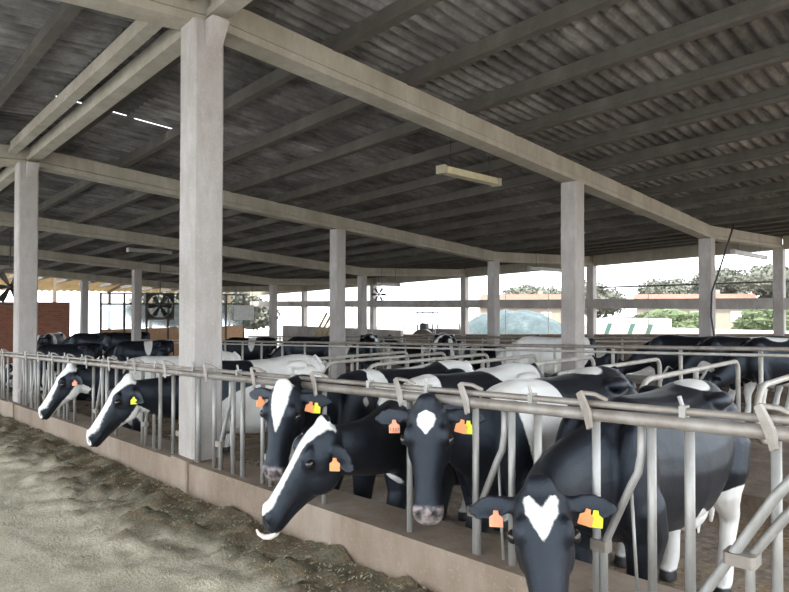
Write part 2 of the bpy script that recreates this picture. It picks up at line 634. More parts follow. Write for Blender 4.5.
# purlins: one shared mesh per bay
PY = [ROW[0] + 0.35 + 1.2 * k for k in range(0, 18)] + [ROW[0] - 0.95 - 1.2 * k for k in range(0, 6)]
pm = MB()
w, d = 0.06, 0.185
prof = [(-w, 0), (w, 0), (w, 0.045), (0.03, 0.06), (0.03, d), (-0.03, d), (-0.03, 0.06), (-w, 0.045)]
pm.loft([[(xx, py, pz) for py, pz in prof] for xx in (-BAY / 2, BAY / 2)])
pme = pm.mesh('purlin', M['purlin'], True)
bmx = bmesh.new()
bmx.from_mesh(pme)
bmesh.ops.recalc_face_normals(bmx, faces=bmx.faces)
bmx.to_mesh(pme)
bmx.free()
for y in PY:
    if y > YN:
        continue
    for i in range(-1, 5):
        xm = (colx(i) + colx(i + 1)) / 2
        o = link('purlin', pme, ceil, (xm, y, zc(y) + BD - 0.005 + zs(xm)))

# corrugated sheets
SW, SL, PITCH, AMP = 1.062, 1.2, 0.177, 0.032


def sheet_geo(slope, tilt):
    n = 36
    b = MB()
    rows = (-0.08, SL + 0.06)
    vs = []
    for y in rows:
        t = (y + 0.08) / (SL + 0.14)
        for k in range(n + 1):
            x = SW * k / n
            vs.append((x, y, slope * y + tilt * (t - 0.5) + AMP * math.sin(2 * math.pi * x / PITCH)))
    fs = [(k, k + 1, n + 2 + k, n + 1 + k) for k in range(n)]
    b.add(vs, fs)
    return b


def make_sheet_mesh(slope, tilt, name='roof_sheet'):
    b = sheet_geo(slope, tilt)
    me = b.mesh(name, M['sheet'], True, (0, 0, 0), True)
    return me


kinds = {'n': (0.0757, -0.012), 's': (-0.0757, 0.012), 'v': (0.029, -0.012)}
kmesh = {k: make_sheet_mesh(*v) for k, v in kinds.items()}
places = []
ridge_y = ROW[0] - 0.30
ny = int((YN - ridge_y) / SL) + 1
for r in range(-6, ny):
    ys = ridge_y + r * SL
    if r < 0:
        k = 'n'
    elif ys < ROW[2] - 0.3:
        k = 's'
    else:
        k = 'v'
    zb = zc(ys) + BD + 0.225
    if k == 'n':
        zb = zc(ROW[0]) - 0.0757 * (ROW[0] - ys) + BD + 0.225
    elif k == 's':
        zb = zc(ROW[0]) - 0.0757 * (ys - ROW[0]) + BD + 0.225
    nx = int((XE + 0.6 - XW) / (SW - 0.02))
    for q in range(nx):
        x = XE + 0.6 - (q + 1) * (SW - 0.02)
        gap = 0.0
        # a sheet that has slipped sideways lets a line of sky through
        if -12.0 < x < -10.95 and 2.4 < ys < 4.6:
            gap = -0.05
        places.append((x + gap, ys, zb + random.uniform(-0.002, 0.002), k))


def view_rank(p):
    v = Vector((p[0] + 0.5, p[1] + 0.6, p[2] + zs(p[0]) - EYE))
    d = v.dot(FW)
    if d < 0.5:
        return 1e6
    sx = 605 * v.dot(RT) / d
    sy = 605 * v.z / d
    if abs(sx) > 460 or sy > 400:
        return 1e5 + v.length
    return v.length


places.sort(key=view_rank)
for p in places[:300]:
    o = link('roof_sheet', kmesh[p[3]], ceil, (p[0], p[1], p[2] + zs(p[0])))
far = MB()
for p in places[300:]:
    gk = sheet_geo(*kinds[p[3]])
    far.add([(x + p[0], y + p[1], z + p[2]) for x, y, z in gk.v], gk.f)
o = far.build('roof_sheeting', M['sheet'], ceil, True, smooth=True)
o['kind'] = 'stuff'

# level mid-height beam of the open outer wall
wall = structure(empty('wall_far', (0, ROW[3], 0)), 'open outer wall with one level concrete beam across', 'wall')
for i in range(-1, 5):
    xa, xb = (colx(i) if i >= 0 else XE), colx(i + 1)
    b = MB().box(xb + 0.157, xa - 0.157, -0.13, 0.13, 1.42, 1.80)
    b.build('wall_beam', M['column'], wall)
for i in range(-1, 3):
    xa, xb = (colx(i) if i >= 0 else XE), colx(i + 1)
    b = MB().box(xb + 0.157, xa - 0.157, -0.1, 0.1, -0.32, 0.82)
    b.build('parapet', M['curb'], wall, True)
for i in range(-1, 5):
    xa, xb = (colx(i) if i >= 0 else XE), colx(i + 1)
    for k in (0.33, 0.67):
        xx = xb + (xa - xb) * k
        b = MB().tube([(xx, 0.3, zs(xx) - 0.3), (xx, 0.3, 2.35)], 0.02, 6)
        b.build('wall_wire_post', M['grey_lamp'], wall)
b = MB()
b.tube([(colx(1) + 0.2, 0.3, 2.28), (colx(0), 0.3, 2.36), (2.0, 0.3, 2.5)], 0.035, 6)
b.build('wall_top_pipe', M['dark'], wall)

# ------------------------------------------------------------------ feed on the floor
def fbm(x, y, s, o=4):
    return noise.fractal(Vector((x * s, y * s, 3.1)), 0.6, 2.1, o)


xs = np.concatenate([np.arange(-36, -14, 0.2), np.arange(-14, 0.6, 0.045)])
ysf = np.arange(-0.2, 2.53, 0.045)
vs, damp = [], []
for y in ysf:
    for x in xs:
        n1 = fbm(x, y, 0.9)
        n2 = fbm(x + 9, y, 3.5)
        n3 = fbm(x, y + 5, 11, 3)
        near = max(0.0, 1 - (2.56 - y) / (1.05 + 0.3 * n1))
        lump = max(0.0, 0.5 + 0.7 * n2)
        h = 0.02 + 0.085 * math.sin(math.pi * min(1, near * 0.8 + 0.1)) * lump + 0.03 * near + 0.006 * n3 * (0.4 + 2 * near) + 0.035 * max(0, n2) * min(1, near * 2 + 0.15)
        fade = min(1.0, max(0.0, (y - 0.55 + 0.35 * n1) / 0.35))
        h = max(0.006, h * (0.35 + 0.65 * fade)) + 0.003 * n3 * fade
        d = min(1, max(0, (near - 0.16 + 0.38 * n2 + 0.14 * n3) * 2.2))
        bare = min(1.0, max(0.0, (0.72 - y + 0.25 * n1) / 0.25)) * (1 if x < -1 else 0)
        vs.append((x, y, max(0.004, h)))
        damp.append((d, bare, 0))
nxs = len(xs)
fs = []
for a in range(len(ysf) - 1):
    for b_ in range(nxs - 1):
        q = a * nxs + b_
        fs.append((q, q + 1, q + nxs + 1, q + nxs))
fb = MB()
fb.v, fb.f = vs, fs
o = fb.build('feed_layer', M['feed'], None, True, smooth=True)
at = o.data.attributes.new('damp', 'FLOAT_VECTOR', 'POINT')
at.data.foreach_set('vector', np.array(damp, np.float32).ravel())
tag(o, 'chopped silage and straw feed strewn along the curb in front of the cows', 'feed', None, 'stuff')
hmap = {}
fl = MB()
for k in range(14000):
    x = -random.random() ** 1.3 * 11 - 1.2
    y = random.uniform(0.5, 2.5)
    ia = min(len(ysf) - 1, int((y + 0.2) / 0.045))
    ib = int(np.searchsorted(xs, x))
    z = vs[ia * nxs + min(ib, nxs - 1)][2] + 0.006
    a = random.uniform(0, math.pi)
    L = random.uniform(0.004, 0.014)
    W = random.uniform(0.001, 0.0028)
    dx, dy = math.cos(a), math.sin(a)
    tz = random.uniform(-0.004, 0.005)
    p = [(x - dx * L - dy * W, y - dy * L + dx * W, z - tz), (x - dx * L + dy * W, y - dy * L - dx * W, z - tz),
         (x + dx * L + dy * W, y + dy * L - dx * W, z + tz), (x + dx * L - dy * W, y + dy * L + dx * W, z + tz)]
    fl.add(p + [(q[0], q[1], q[2] - 0.003) for q in p], [(0, 1, 2, 3), (7, 6, 5, 4), (0, 4, 5, 1), (2, 6, 7, 3)])
M['flake'] = speckled('straw_flakes', [(0.3, (0.30, 0.27, 0.15)), (0.5, (0.50, 0.46, 0.30)), (0.75, (0.68, 0.65, 0.52))], 3, 0.9, 30, 0)
tag(fl.build('straw_flakes', M['flake'], None, True), 'loose pale straw flakes scattered over the feed', 'straw', None, 'stuff')

# ------------------------------------------------------------------ headlock feed barrier
FY = 2.60
RZ = 1.15


def barrier(xa, xb, units, label, near=False, n=8):
    ox = (xa + xb) / 2
    root = empty('headlock_barrier', (ox, FY, zs(ox) + 0.33))
    tag(root, label, 'feed barrier', 'headlock barriers along the feed curb')
    org = (ox, FY, zs(ox) + 0.33)

    def part(name, mbd, mat, par=root, sm=True):
        return link(name, mbd.mesh(name, mat, True, org, sm), par)

    part('top_rail', MB().tube([(xa, FY - 0.052, RZ), ((xa + xb) / 2, FY - 0.052, RZ), (xb, FY - 0.052, RZ)], 0.028, 12), M['rail'])
    part('latch_bar', MB().tube([(xa, FY - 0.036, RZ + 0.048), (xb, FY - 0.036, RZ + 0.048)], 0.016, 8), M['rail'])
    for x0, full in units:
        part('upright', MB().tube([(x0, FY, RZ - 0.02), (x0, FY, 0.31)], 0.019, n), M['galv'])
        if full:
            part('upright', MB().tube([(x0 - 0.31, FY, RZ - 0.02), (x0 - 0.31, FY, 0.31)], 0.021, n), M['galv'])
            part('upright', MB().tube([(x0 - 0.465, FY, RZ - 0.02), (x0 - 0.465, FY, 0.31)], 0.019, n), M['galv'])
            arm = MB().tube([(x0 - 0.508, FY + 0.0, RZ - 0.02), (x0 - 0.511, FY, RZ - 0.16), (x0 - 0.525, FY, RZ - 0.24), (x0 - 0.56, FY, RZ - 0.31), (x0 - 0.665, FY, 0.60), (x0 - 0.685, FY, 0.54), (x0 - 0.685, FY, 0.31)], 0.018, n)
            a = part('lock_arm', arm, M['galv'])
            part('pivot_clamp', MB().box(x0 - 0.745, x0 - 0.655, FY - 0.028, FY + 0.028, 0.53, 0.58, 0.01), M['rail'], a, False)
            part('tie_rod', MB().tube([(x0 - 0.57, FY + 0.03, 0.82), (x0 - 0.54, FY + 0.03, 0.31)], 0.008, 6), M['galv'])
        # latch plate folded over the rail
        lt = MB()
        pr = [(x0 - 0.050, RZ + 0.095), (x0 - 0.030, RZ + 0.108), (x0 + 0.012, RZ + 0.02), (x0 + 0.020, RZ - 0.05), (x0 + 0.002, RZ - 0.062), (x0 - 0.012, RZ - 0.01)]
        vs_ = [(px, FY - 0.092, pz) for px, pz in pr] + [(px + 0.010, FY - 0.084, pz) for px, pz in pr]
        m_ = len(pr)
        lt.add(vs_, [tuple(range(m_)), tuple(range(2 * m_ - 1, m_ - 1, -1))] + [(q, m_ + q, m_ + (q + 1) % m_, (q + 1) % m_) for q in range(m_)])
        lt.tube([(x0 - 0.035, FY - 0.08, RZ + 0.10), (x0 + 0.02, FY - 0.05, RZ + 0.092), (x0 + 0.065, FY - 0.02, RZ + 0.065)], 0.011, 6)
        ob = part('latch_plate', lt, M['rail'], root, False)
        fix_normals(ob)
        ct = MB().box(x0 - 0.33, x0 - 0.305, FY - 0.06, FY - 0.012, RZ + 0.02, RZ + 0.072)
        ct.tube([(x0 - 0.318, FY - 0.035, RZ + 0.05), (x0 - 0.335, FY - 0.04, RZ + 0.11)], 0.009, 6)
        part('bar_clip', ct, M['galv'], root, False)
    if near:
        # the lock arm swung open at the right-hand end, with its brace and clamp
        a = part('lock_arm', MB().tube([(-0.42, FY - 0.1, 1.20), (-0.62, FY - 0.1, 0.93), (-0.87, FY - 0.1, 0.50), (-0.97, FY - 0.09, 0.31)], 0.019, 10), M['galv'])
        part('brace', MB().tube([(-0.40, FY - 0.06, 1.10), (-0.60, FY - 0.06, 0.85), (-0.70, FY - 0.06, 0.70), (-0.715, FY - 0.06, 0.64), (-0.71, FY - 0.06, 0.31)], 0.018, 10), M['galv'])
        part('pivot_clamp', MB().box(-0.79, -0.68, FY - 0.13, FY - 0.03, 0.655, 0.70, 0.012), M['rail'], a, False)


UN = [(-0.64, True), (-1.36, True), (-2.06, False), (-2.56, False), (-3.40, True), (-4.2, True), (-5.0, True)]
barrier(-5.56, 1.0, UN, 'grey tube headlock feed barrier holding the cows right of the nearest column', True, 10)
barrier(-12.25, -5.57, [(-5.85, True), (-6.62, False), (-7.4, True), (-8.2, False), (-8.95, True), (-9.7, True), (-10.45, True), (-11.2, True)],
        'grey tube headlock feed barrier between the two columns standing in the curb')
barrier(-18.9, -12.27, [(-12.8 - 0.76 * k, True) for k in range(7)], 'grey tube headlock feed barrier left of the second curb column', False, 6)

# ------------------------------------------------------------------ stall dividers and rails
ORD = ['first', 'second', 'third', 'fourth', 'fifth', 'sixth', 'seventh', 'eighth', 'ninth', 'tenth', 'eleventh', 'twelfth', 'thirteenth', 'fourteenth']


def arc(cy, cz, r, a0, a1, n=6):
    return [(cy + r * math.cos(a0 + (a1 - a0) * k / n), cz + r * math.sin(a0 + (a1 - a0) * k / n)) for k in range(n + 1)]


dv = []
R_ = 0.17
path = arc(6.27, 0.76, R_, math.pi * 1.5, math.pi / 2)[::1]
path = [(7.6, 0.40)] + arc(6.32, 0.66, 0.26, -math.pi / 2, -math.pi * 1.5, 8) + arc(9.0, 0.78, 0.14, math.pi / 2, 0, 5) + [(9.14, 0.05)]
for k in range(8):
    x = -1.64 - 1.06 * k
    root = empty('stall_divider', (x, 7.6, zs(x) - 0.06))
    tag(root, 'bent steel tube stall divider, %s counted from the right of the photo' % ORD[k], 'stall divider', 'cubicle stall dividers behind the feeding cows')
    org = (x, 7.6, zs(x) - 0.06)
    link('loop_tube', MB().tube([(x, py, pz) for py, pz in path], 0.03, 10).mesh('loop_tube', M['stall'], True, org, True), root)
    link('post', MB().tube([(x, 7.6, -0.06), (x, 7.6, 0.9)], 0.032, 8).mesh('post', M['stall'], True, org, True), root)
rail_labels = [('stall neck rail of paired steel tubes on posts behind the feeding cows', 9.3, 1.08), ('distant stall neck rail of paired steel tubes on posts beneath the outer wall', 14.1, 1.03)]
for lab, y, z in rail_labels:
    root = empty('neck_rail', (-12, y, zs(-12) - 0.06))
    tag(root, lab, 'rail', 'neck rails of the cubicle stalls')
    org = (-12, y, zs(-12) - 0.06)
    link('rail', MB().tube([(-24, y, z), (-12, y, z), (6, y, z)], 0.03, 8).mesh('rail', M['rail'], True, org, True), root)
    link('rail', MB().tube([(-24, y, z - 0.085), (-12, y, z - 0.085), (6, y, z - 0.085)], 0.022, 8).mesh('rail', M['stall'], True, org, True), root)
    for k in range(24):
        x = 1.2 - 1.06 * k - 0.5
        link('post', MB().tube([(x, y + 0.06, -0.06), (x, y + 0.06, z)], 0.03, 6).mesh('post', M['stall'], True, org, True), root)

# ------------------------------------------------------------------ cows
def V3(*a):
    return Vector(a)


def np_smooth(me, it, lam=0.5):
    nv = len(me.vertices)
    co = np.empty(nv * 3, np.float32)
    me.vertices.foreach_get('co', co)
    co = co.reshape(-1, 3)
    ed = np.empty(len(me.edges) * 2, np.int32)
    me.edges.foreach_get('vertices', ed)
    ed = ed.reshape(-1, 2)
    deg = np.bincount(ed.ravel(), minlength=nv).astype(np.float32)[:, None]
    for k in range(it):
        acc = np.zeros_like(co)
        for a in range(3):
            acc[:, a] = np.bincount(ed[:, 0], co[ed[:, 1], a], nv) + np.bincount(ed[:, 1], co[ed[:, 0], a], nv)
        l = lam if k % 2 == 0 else -lam * 0.75
        co = co + l * (acc / np.maximum(deg, 1) - co)
    return co


def bez(p0, p1, p2, p3, t):
    s = 1 - t
    return p0 * s ** 3 + p1 * (3 * s * s * t) + p2 * (3 * s * t * t) + p3 * t ** 3


HEAD = [(-0.015, 0.055, 0.030, -0.080), (0.02, 0.085, 0.050, -0.125), (0.07, 0.101, 0.062, -0.165), (0.13, 0.112, 0.063, -0.195),
        (0.18, 0.112, 0.058, -0.205), (0.23, 0.098, 0.050, -0.198), (0.29, 0.080, 0.044, -0.170), (0.36, 0.068, 0.038, -0.138),
        (0.43, 0.068, 0.034, -0.118), (0.48, 0.076, 0.028, -0.110), (0.52, 0.074, 0.014, -0.104), (0.548, 0.058, -0.008, -0.092), (0.562, 0.032, -0.03, -0.07)]

TORSO = [(-0.10, 1.12, 0.84, 0.07), (-0.05, 1.20, 0.74, 0.14), (0.04, 1.30, 0.68, 0.20), (0.16, 1.38, 0.64, 0.245), (0.32, 1.40, 0.62, 0.275), (0.52, 1.385, 0.585, 0.325),
         (0.75, 1.375, 0.555, 0.36), (0.98, 1.375, 0.555, 0.365), (1.14, 1.39, 0.60, 0.345), (1.27, 1.405, 0.69, 0.315), (1.42, 1.405, 0.80, 0.275),
         (1.55, 1.385, 0.88, 0.22), (1.63, 1.34, 0.96, 0.15), (1.67, 1.29, 1.04, 0.08)]


def cow_mesh(name, poll, u, v, hs=1.15, white=(), blaze=None, blaze_off=0.0, jaw=None, muzzle='dark', leg_white=0.45, front_white=0.3, voxel=0.0125,
             lying=False, scale=1.0, ear_lift=0.0, head_white=None, nose_dir=None, tail_white=True, tail_side=0.0, notch=None):
    """One continuous Holstein body. Local frame: chest at y=0 facing -y, hooves on z=0.
    poll / u / v: position of the poll, direction poll->muzzle and outward normal of the forehead."""
    b = MB()
    dz = -0.60 if lying else 0.0
    K = scale
    # trunk
    rings = []
    for s, zt, zb, hw in TORSO:
        zc_, h = (zt + zb) / 2 + dz, (zt - zb) / 2
        ring = []
        for k in range(28):
            q = 2 * math.pi * k / 28
            cx, sz = math.cos(q), math.sin(q)
            x = hw * math.copysign(abs(cx) ** 0.82, cx)
            x *= (1 - 0.22 * max(0, sz) ** 1.3) * (1 - 0.10 * max(0, -sz))
            z = zc_ + h * math.copysign(abs(sz) ** 0.92, sz)
            x *= 1.08 if lying else 0.925
            ring.append((x * K, s * K, z * K))
        rings.append(ring)
    b.loft(rings)
    for sx in (-1, 1):
        # hook and pin bones, shoulder blade, stifle
        b.ell((sx * 0.215 * K, 1.22 * K, (1.305 + dz) * K), (0.075 * K, 0.13 * K, 0.055 * K))
        b.ell((sx * 0.115 * K, 1.62 * K, (1.235 + dz) * K), (0.055 * K, 0.065 * K, 0.06 * K))
        b.ell((sx * 0.175 * K, 0.13 * K, (1.02 + dz) * K), (0.095 * K, 0.17 * K, 0.32 * K))
        b.ell((sx * 0.195 * K, 1.38 * K, (1.02 + dz) * K), (0.125 * K, 0.21 * K, 0.27 * K))
        if not lying:
            jt = 0.03 * sx
            b.tube([V3(sx * 0.12, 0.12, 1.08) * K, V3(sx * 0.16, 0.12, 1.0) * K, V3(sx * 0.185, 0.14, 0.88) * K, V3(sx * 0.19, 0.20, 0.72) * K, V3(sx * 0.175, 0.19, 0.56) * K, V3(sx * 0.165, 0.16 + jt, 0.43) * K, V3(sx * 0.16, 0.165 + jt, 0.38) * K, V3(sx * 0.16, 0.175 + jt, 0.24) * K,
                    V3(sx * 0.16, 0.165 + jt, 0.14) * K, V3(sx * 0.165, 0.14 + jt, 0.075) * K], [0.03 * K, 0.10 * K, 0.128 * K, 0.112 * K, 0.082 * K, 0.068 * K, 0.056 * K, 0.045 * K, 0.052 * K, 0.050 * K], 12)
            b.loft([[(sx * 0.165 * K + rx * K * math.cos(a), (0.115 + jt) * K + ry * K * math.sin(a), z * K) for a in [2 * math.pi * i / 12 for i in range(12)]] for z, rx, ry in ((0.0, 0.06, 0.078), (0.03, 0.058, 0.074), (0.085, 0.05, 0.058))])
            b.tube([V3(sx * 0.10, 1.36, 1.24) * K, V3(sx * 0.14, 1.37, 1.15) * K, V3(sx * 0.18, 1.37, 1.0) * K, V3(sx * 0.205, 1.30, 0.84) * K, V3(sx * 0.20, 1.32, 0.72) * K, V3(sx * 0.19, 1.42, 0.60) * K, V3(sx * 0.18, 1.515, 0.51) * K, V3(sx * 0.175, 1.52, 0.44) * K,
                    V3(sx * 0.172, 1.475, 0.30) * K, V3(sx * 0.172, 1.445, 0.15) * K, V3(sx * 0.175, 1.41, 0.075) * K], [0.03 * K, 0.12 * K, 0.175 * K, 0.152 * K, 0.115 * K, 0.082 * K, 0.066 * K, 0.058 * K, 0.048 * K, 0.054 * K, 0.052 * K], 12)
            b.loft([[(sx * 0.175 * K + rx * K * math.cos(a), 1.385 * K + ry * K * math.sin(a), z * K) for a in [2 * math.pi * i / 12 for i in range(12)]] for z, rx, ry in ((0.0, 0.06, 0.078), (0.03, 0.058, 0.074), (0.085, 0.05, 0.058))])
        else:
            b.ell((sx * 0.30 * K, 1.22 * K, 0.20 * K), (0.16 * K, 0.36 * K, 0.19 * K))
            b.tube([V3(sx * 0.36, 1.3, 0.1) * K, V3(sx * 0.42, 0.95, 0.06) * K, V3(sx * 0.40, 0.72, 0.05) * K], [0.08 * K, 0.06 * K, 0.05 * K], 10)
            b.tube([V3(sx * 0.2, 0.2, 0.22) * K, V3(sx * 0.26, 0.0, 0.1) * K, V3(sx * 0.24, 0.28, 0.05) * K], [0.1 * K, 0.07 * K, 0.05 * K], 10)
    if not lying:
        b.ell((0, 1.17 * K, 0.60 * K), (0.16 * K, 0.20 * K, 0.15 * K))
        for sx in (-1, 1):
            for sy in (1.09, 1.25):
                b.tube([V3(sx * 0.07, sy, 0.50) * K, V3(sx * 0.075, sy, 0.415) * K], [0.022 * K, 0.015 * K], 8)
    # tail
    ty = 1.66 * K
    b.tube([V3(0, ty - 0.06, (1.36 + dz) * K), V3(0, ty + 0.035, (1.30 + dz) * K), V3(tail_side * 0.3, ty + 0.06, max(0.3, 1.05 + dz) * K), V3(tail_side, ty + 0.045, max(0.22, 0.72 + dz) * K), V3(tail_side, ty + 0.04, max(0.15, 0.52 + dz) * K), V3(tail_side, ty + 0.04, max(0.06, 0.36 + dz) * K)],
           [0.045, 0.036, 0.026, 0.024, 0.042, 0.018], 8)
    # head
    u = Vector(u).normalized()
    v = Vector(v)
    v = (v - u * v.dot(u)).normalized()
    w = u.cross(v)
    poll = Vector(poll)

    def H(a, c, d):                        # (along, lateral, frontal) -> local point
        return poll + (u * a + w * c + v * d) * hs

    rings = []
    for a, hw, vt, vb in HEAD:
        c_, h = (vt + vb) / 2, (vt - vb) / 2
        ring = []
        for k in range(24):
            q = 2 * math.pi * k / 24
            cx, sv = math.cos(q), math.sin(q)
            x = hw * math.copysign(abs(cx) ** 0.78, cx)
            if sv < 0:
                x *= 1 - 0.30 * (-sv) ** 1.2
            else:
                x *= 1 - 0.10 * sv ** 2
            ring.append(H(a, x, c_ + h * math.copysign(abs(sv) ** 0.85, sv)))
        rings.append(ring)
    b.loft(rings)
    for sx in (-1, 1):
        b.ell(H(0.150, sx * 0.086, 0.042), (0.046 * hs, 0.022 * hs, 0.022 * hs), (u, w, v))      # brow
        b.ell(H(0.170, sx * 0.092, 0.012), (0.042 * hs, 0.022 * hs, 0.036 * hs), (u, w, v))      # orbit
        b.ell(H(0.20, sx * 0.070, -0.10), (0.10 * hs, 0.040 * hs, 0.085 * hs), (u, w, v))        # cheek
        b.ell(H(0.49, sx * 0.036, 0.004), (0.045 * hs, 0.036 * hs, 0.03 * hs), (u, w, v))        # nostril wing
        # ear: cupped leaf
        e = (w * sx * 0.93 + v * -0.28 + u * (0.10 - ear_lift)).normalized()
        t2 = (u - e * u.dot(e)).normalized()
        n2 = e.cross(t2)
        if n2.dot(v) < 0:
            n2 = -n2
        rr = []
        for le, wd, th in ((-0.03, 0.026, 0.024), (0.02, 0.030, 0.022), (0.06, 0.042, 0.015), (0.105, 0.050, 0.012), (0.15, 0.044, 0.011), (0.185, 0.028, 0.010), (0.208, 0.010, 0.007)):
            cc = H(0.05, sx * 0.088, -0.035) + e * le * hs
            ring = []
            for k in range(16):
                q = 2 * math.pi * k / 16
                cup = 0.42 * wd * (math.cos(q) ** 2) if le > 0.03 else 0.0
                ring.append(cc + t2 * (wd * math.cos(q) * hs) + n2 * ((th * math.sin(q) + cup - 0.012) * hs))
            rr.append(ring)
        b.loft(rr)
    # forelock tuft
    b.ell(H(0.0, 0, 0.028), (0.05 * hs, 0.055 * hs, 0.032 * hs), (u, w, v))
    # neck
    p0 = V3(0, 0.20, 1.02 + dz) * K
    p3 = H(0.085, 0, -0.085)
    L = (p3 - p0).length
    p1 = p0 + V3(0, -0.42 * L, 0.04)
    p2 = p3 + (-v * 0.80 - u * 0.40).normalized() * 0.36 * L
    rings = []
    nn = 12
    for k in range(nn + 1):
        t = k / nn
        c_ = bez(p0, p1, p2, p3, t)
        c2 = bez(p0, p1, p2, p3, min(1, t + 0.02))
        c1 = bez(p0, p1, p2, p3, max(0, t - 0.02))
        tg = (c2 - c1).normalized()
        lat = V3(1, 0, 0) * (1 - t) + (w if w.x > 0 else -w) * t
        lat = (lat - tg * lat.dot(tg)).normalized()
        up = tg.cross(lat)
        if up.z < 0:
            up = -up
        ra = (0.185 + (0.085 - 0.185) * t ** 0.7) * (K * (1 - t) + hs * 0.95 * t)
        rb = (0.31 + (0.125 - 0.31) * t ** 0.75) * (K * (1 - t) + hs * 0.95 * t)
        rings.append([c_ + lat * (ra * math.cos(q)) + up * (rb * math.sin(q)) for q in [2 * math.pi * i / 20 for i in range(20)]])
    b.loft(rings)

    me0 = b.mesh(name + '_raw', M['coat'])
    bmx = bmesh.new()
    bmx.from_mesh(me0)
    bmesh.ops.recalc_face_normals(bmx, faces=bmx.faces)
    bmx.to_mesh(me0)
    bmx.free()
    tmp = bpy.data.objects.new('tmp', me0)
    COL.objects.link(tmp)
    md = tmp.modifiers.new('remesh', 'REMESH')
    md.mode = 'VOXEL'
    md.voxel_size = voxel
    dg = bpy.context.evaluated_depsgraph_get()
    me = bpy.data.meshes.new_from_object(tmp.evaluated_get(dg))
    me.name = name
    bpy.data.objects.remove(tmp)
    bpy.data.meshes.remove(me0)
    co = np_smooth(me, 30 if voxel < 0.016 else 8)
    U, Vv, W, P = (np.array(q, np.float32) for q in (u, v, w, poll))
    rel = (co - P) / hs
    hu, hv, hw_ = rel @ U, rel @ Vv, rel @ W
    # nostrils and mouth line pressed into the muzzle
    for sx in (-1, 1):
        d2 = ((hu - 0.515) / 0.022) ** 2 + ((hw_ - sx * 0.040) / 0.016) ** 2 + ((hv + 0.002) / 0.05) ** 2
        k = np.exp(-d2)[:, None]
        co = co - (Vv * 0.7 + U * 0.6 + W * (sx * 0.3)) * k * 0.030 * hs
    line = np.exp(-((hv + 0.068 - 0.05 * np.clip(0.5 - hu, 0, 1)) / 0.007) ** 2) * (hu > 0.36) * (hu < 0.6)
    cen = P + (U * 0.44 + Vv * -0.05) * hs
    dirc = co - cen
    dirc /= np.maximum(np.linalg.norm(dirc, axis=1, keepdims=True), 1e-6)
    co = co - dirc * line[:, None] * 0.010 * hs
    me.vertices.foreach_set('co', co.astype(np.float32).ravel())
    # hide pattern and painted nostril shade
    nv = len(co)
    wsd = np.full(nv, -0.3, np.float32)
    inhead = (hu > -0.12) & (hu < 0.7) & (np.abs(hw_) < 0.14) & (hv > -0.26) & (hv < 0.12)
    for c_, r_ in white:
        c_, r_ = np.array(c_, np.float32) * K, np.array(r_, np.float32) * K
        dd = (1 - np.sqrt((((co - c_) / r_) ** 2).sum(1))) * r_.min()
        wsd = np.maximum(wsd, np.where(inhead, -0.3, dd))
    if not lying:
        lg = leg_white * K
        wob = 0.06 * np.sin(co[:, 1] * 9 + co[:, 0] * 7)
        leg = np.where(co[:, 1] > 0.75 * K, lg, front_white * K) + wob - co[:, 2]
        wsd = np.maximum(wsd, np.where((np.abs(co[:, 0]) > 0.08) & (co[:, 1] > -0.1) & ~inhead, leg, -0.3))
        ud = (1 - np.sqrt((((co - np.array([0, 1.17, 0.57]) * K) / (np.array([0.19, 0.22, 0.14]) * K)) ** 2).sum(1))) * 0.14
        wsd = np.maximum(wsd, ud)
    if tail_white:
        wsd = np.maximum(wsd, np.where(co[:, 1] > 1.67 * K, (0.62 + dz * 0.6) * K - co[:, 2], -0.3))
    if blaze:
        bu, bh = zip(*blaze)
        hw2 = np.interp(hu, bu, bh, left=-0.04, right=bh[-1] if bu[-1] > 0.5 else -0.04)
        bl = np.where(inhead & (hv > -0.035), hw2 - np.abs(hw_ - blaze_off), -0.3)
        if notch:
            bl = np.minimum(bl, (hu - notch + 1.3 * np.abs(hw_)) * 0.6)
        wsd = np.maximum(wsd, bl)
    if jaw is not None:
        j0, ju0, ju1 = jaw
        jw = np.where((hu > ju0) & (hu < ju1) & inhead, np.minimum(j0 - hv, np.minimum(hu - ju0, ju1 - hu)), -0.3)
        wsd = np.maximum(wsd, jw)
    if head_white:
        for c_, r_ in head_white:
            q = np.stack([(hu - c_[0]) / r_[0], (hw_ - c_[1]) / r_[1], (hv - c_[2]) / r_[2]], 1)
            wsd = np.maximum(wsd, (1 - np.sqrt((q ** 2).sum(1))) * min(r_))
    pink = np.full(nv, -0.3, np.float32)
    mz = np.minimum(hu - 0.475 + 0.25 * np.clip(-hv - 0.03, 0, 1), 0.09 - np.abs(hw_))
    mz = np.where(inhead, mz, -0.3)
    if muzzle == 'pink':
        pink = np.maximum(pink, mz)
    dark = np.full(nv, -0.3, np.float32)
    if muzzle == 'dark':
        dark = np.maximum(dark, np.where(inhead, mz - 0.012, -0.3))
    dark = np.maximum(dark, np.where(inhead, 0.013 - np.sqrt(((hu - 0.517) / 1.5) ** 2 + (np.abs(hw_) - 0.040) ** 2 + (hv / 2.5) ** 2), -0.3))  # shade inside the nostrils, painted as dark colour over the dents
    if not lying:
        dark = np.maximum(dark, np.where(np.abs(co[:, 0]) > 0.05, 0.075 * K - co[:, 2], -0.3))
    at = me.attributes.new('coat', 'FLOAT_VECTOR', 'POINT')
    at.data.foreach_set('vector', np.stack([wsd, pink, dark], 1).astype(np.float32).ravel())
    me.polygons.foreach_set('use_smooth', [True] * len(me.polygons))
    me.materials.clear()
    me.materials.append(M['coat'])
    me.update()
    return me, H, (u, v, w)


TAGPROF = [(-0.010, 0.0), (0.010, 0.0), (0.013, -0.018), (0.030, -0.030), (0.030, -0.072), (-0.030, -0.072), (-0.030, -0.030), (-0.013, -0.018)]


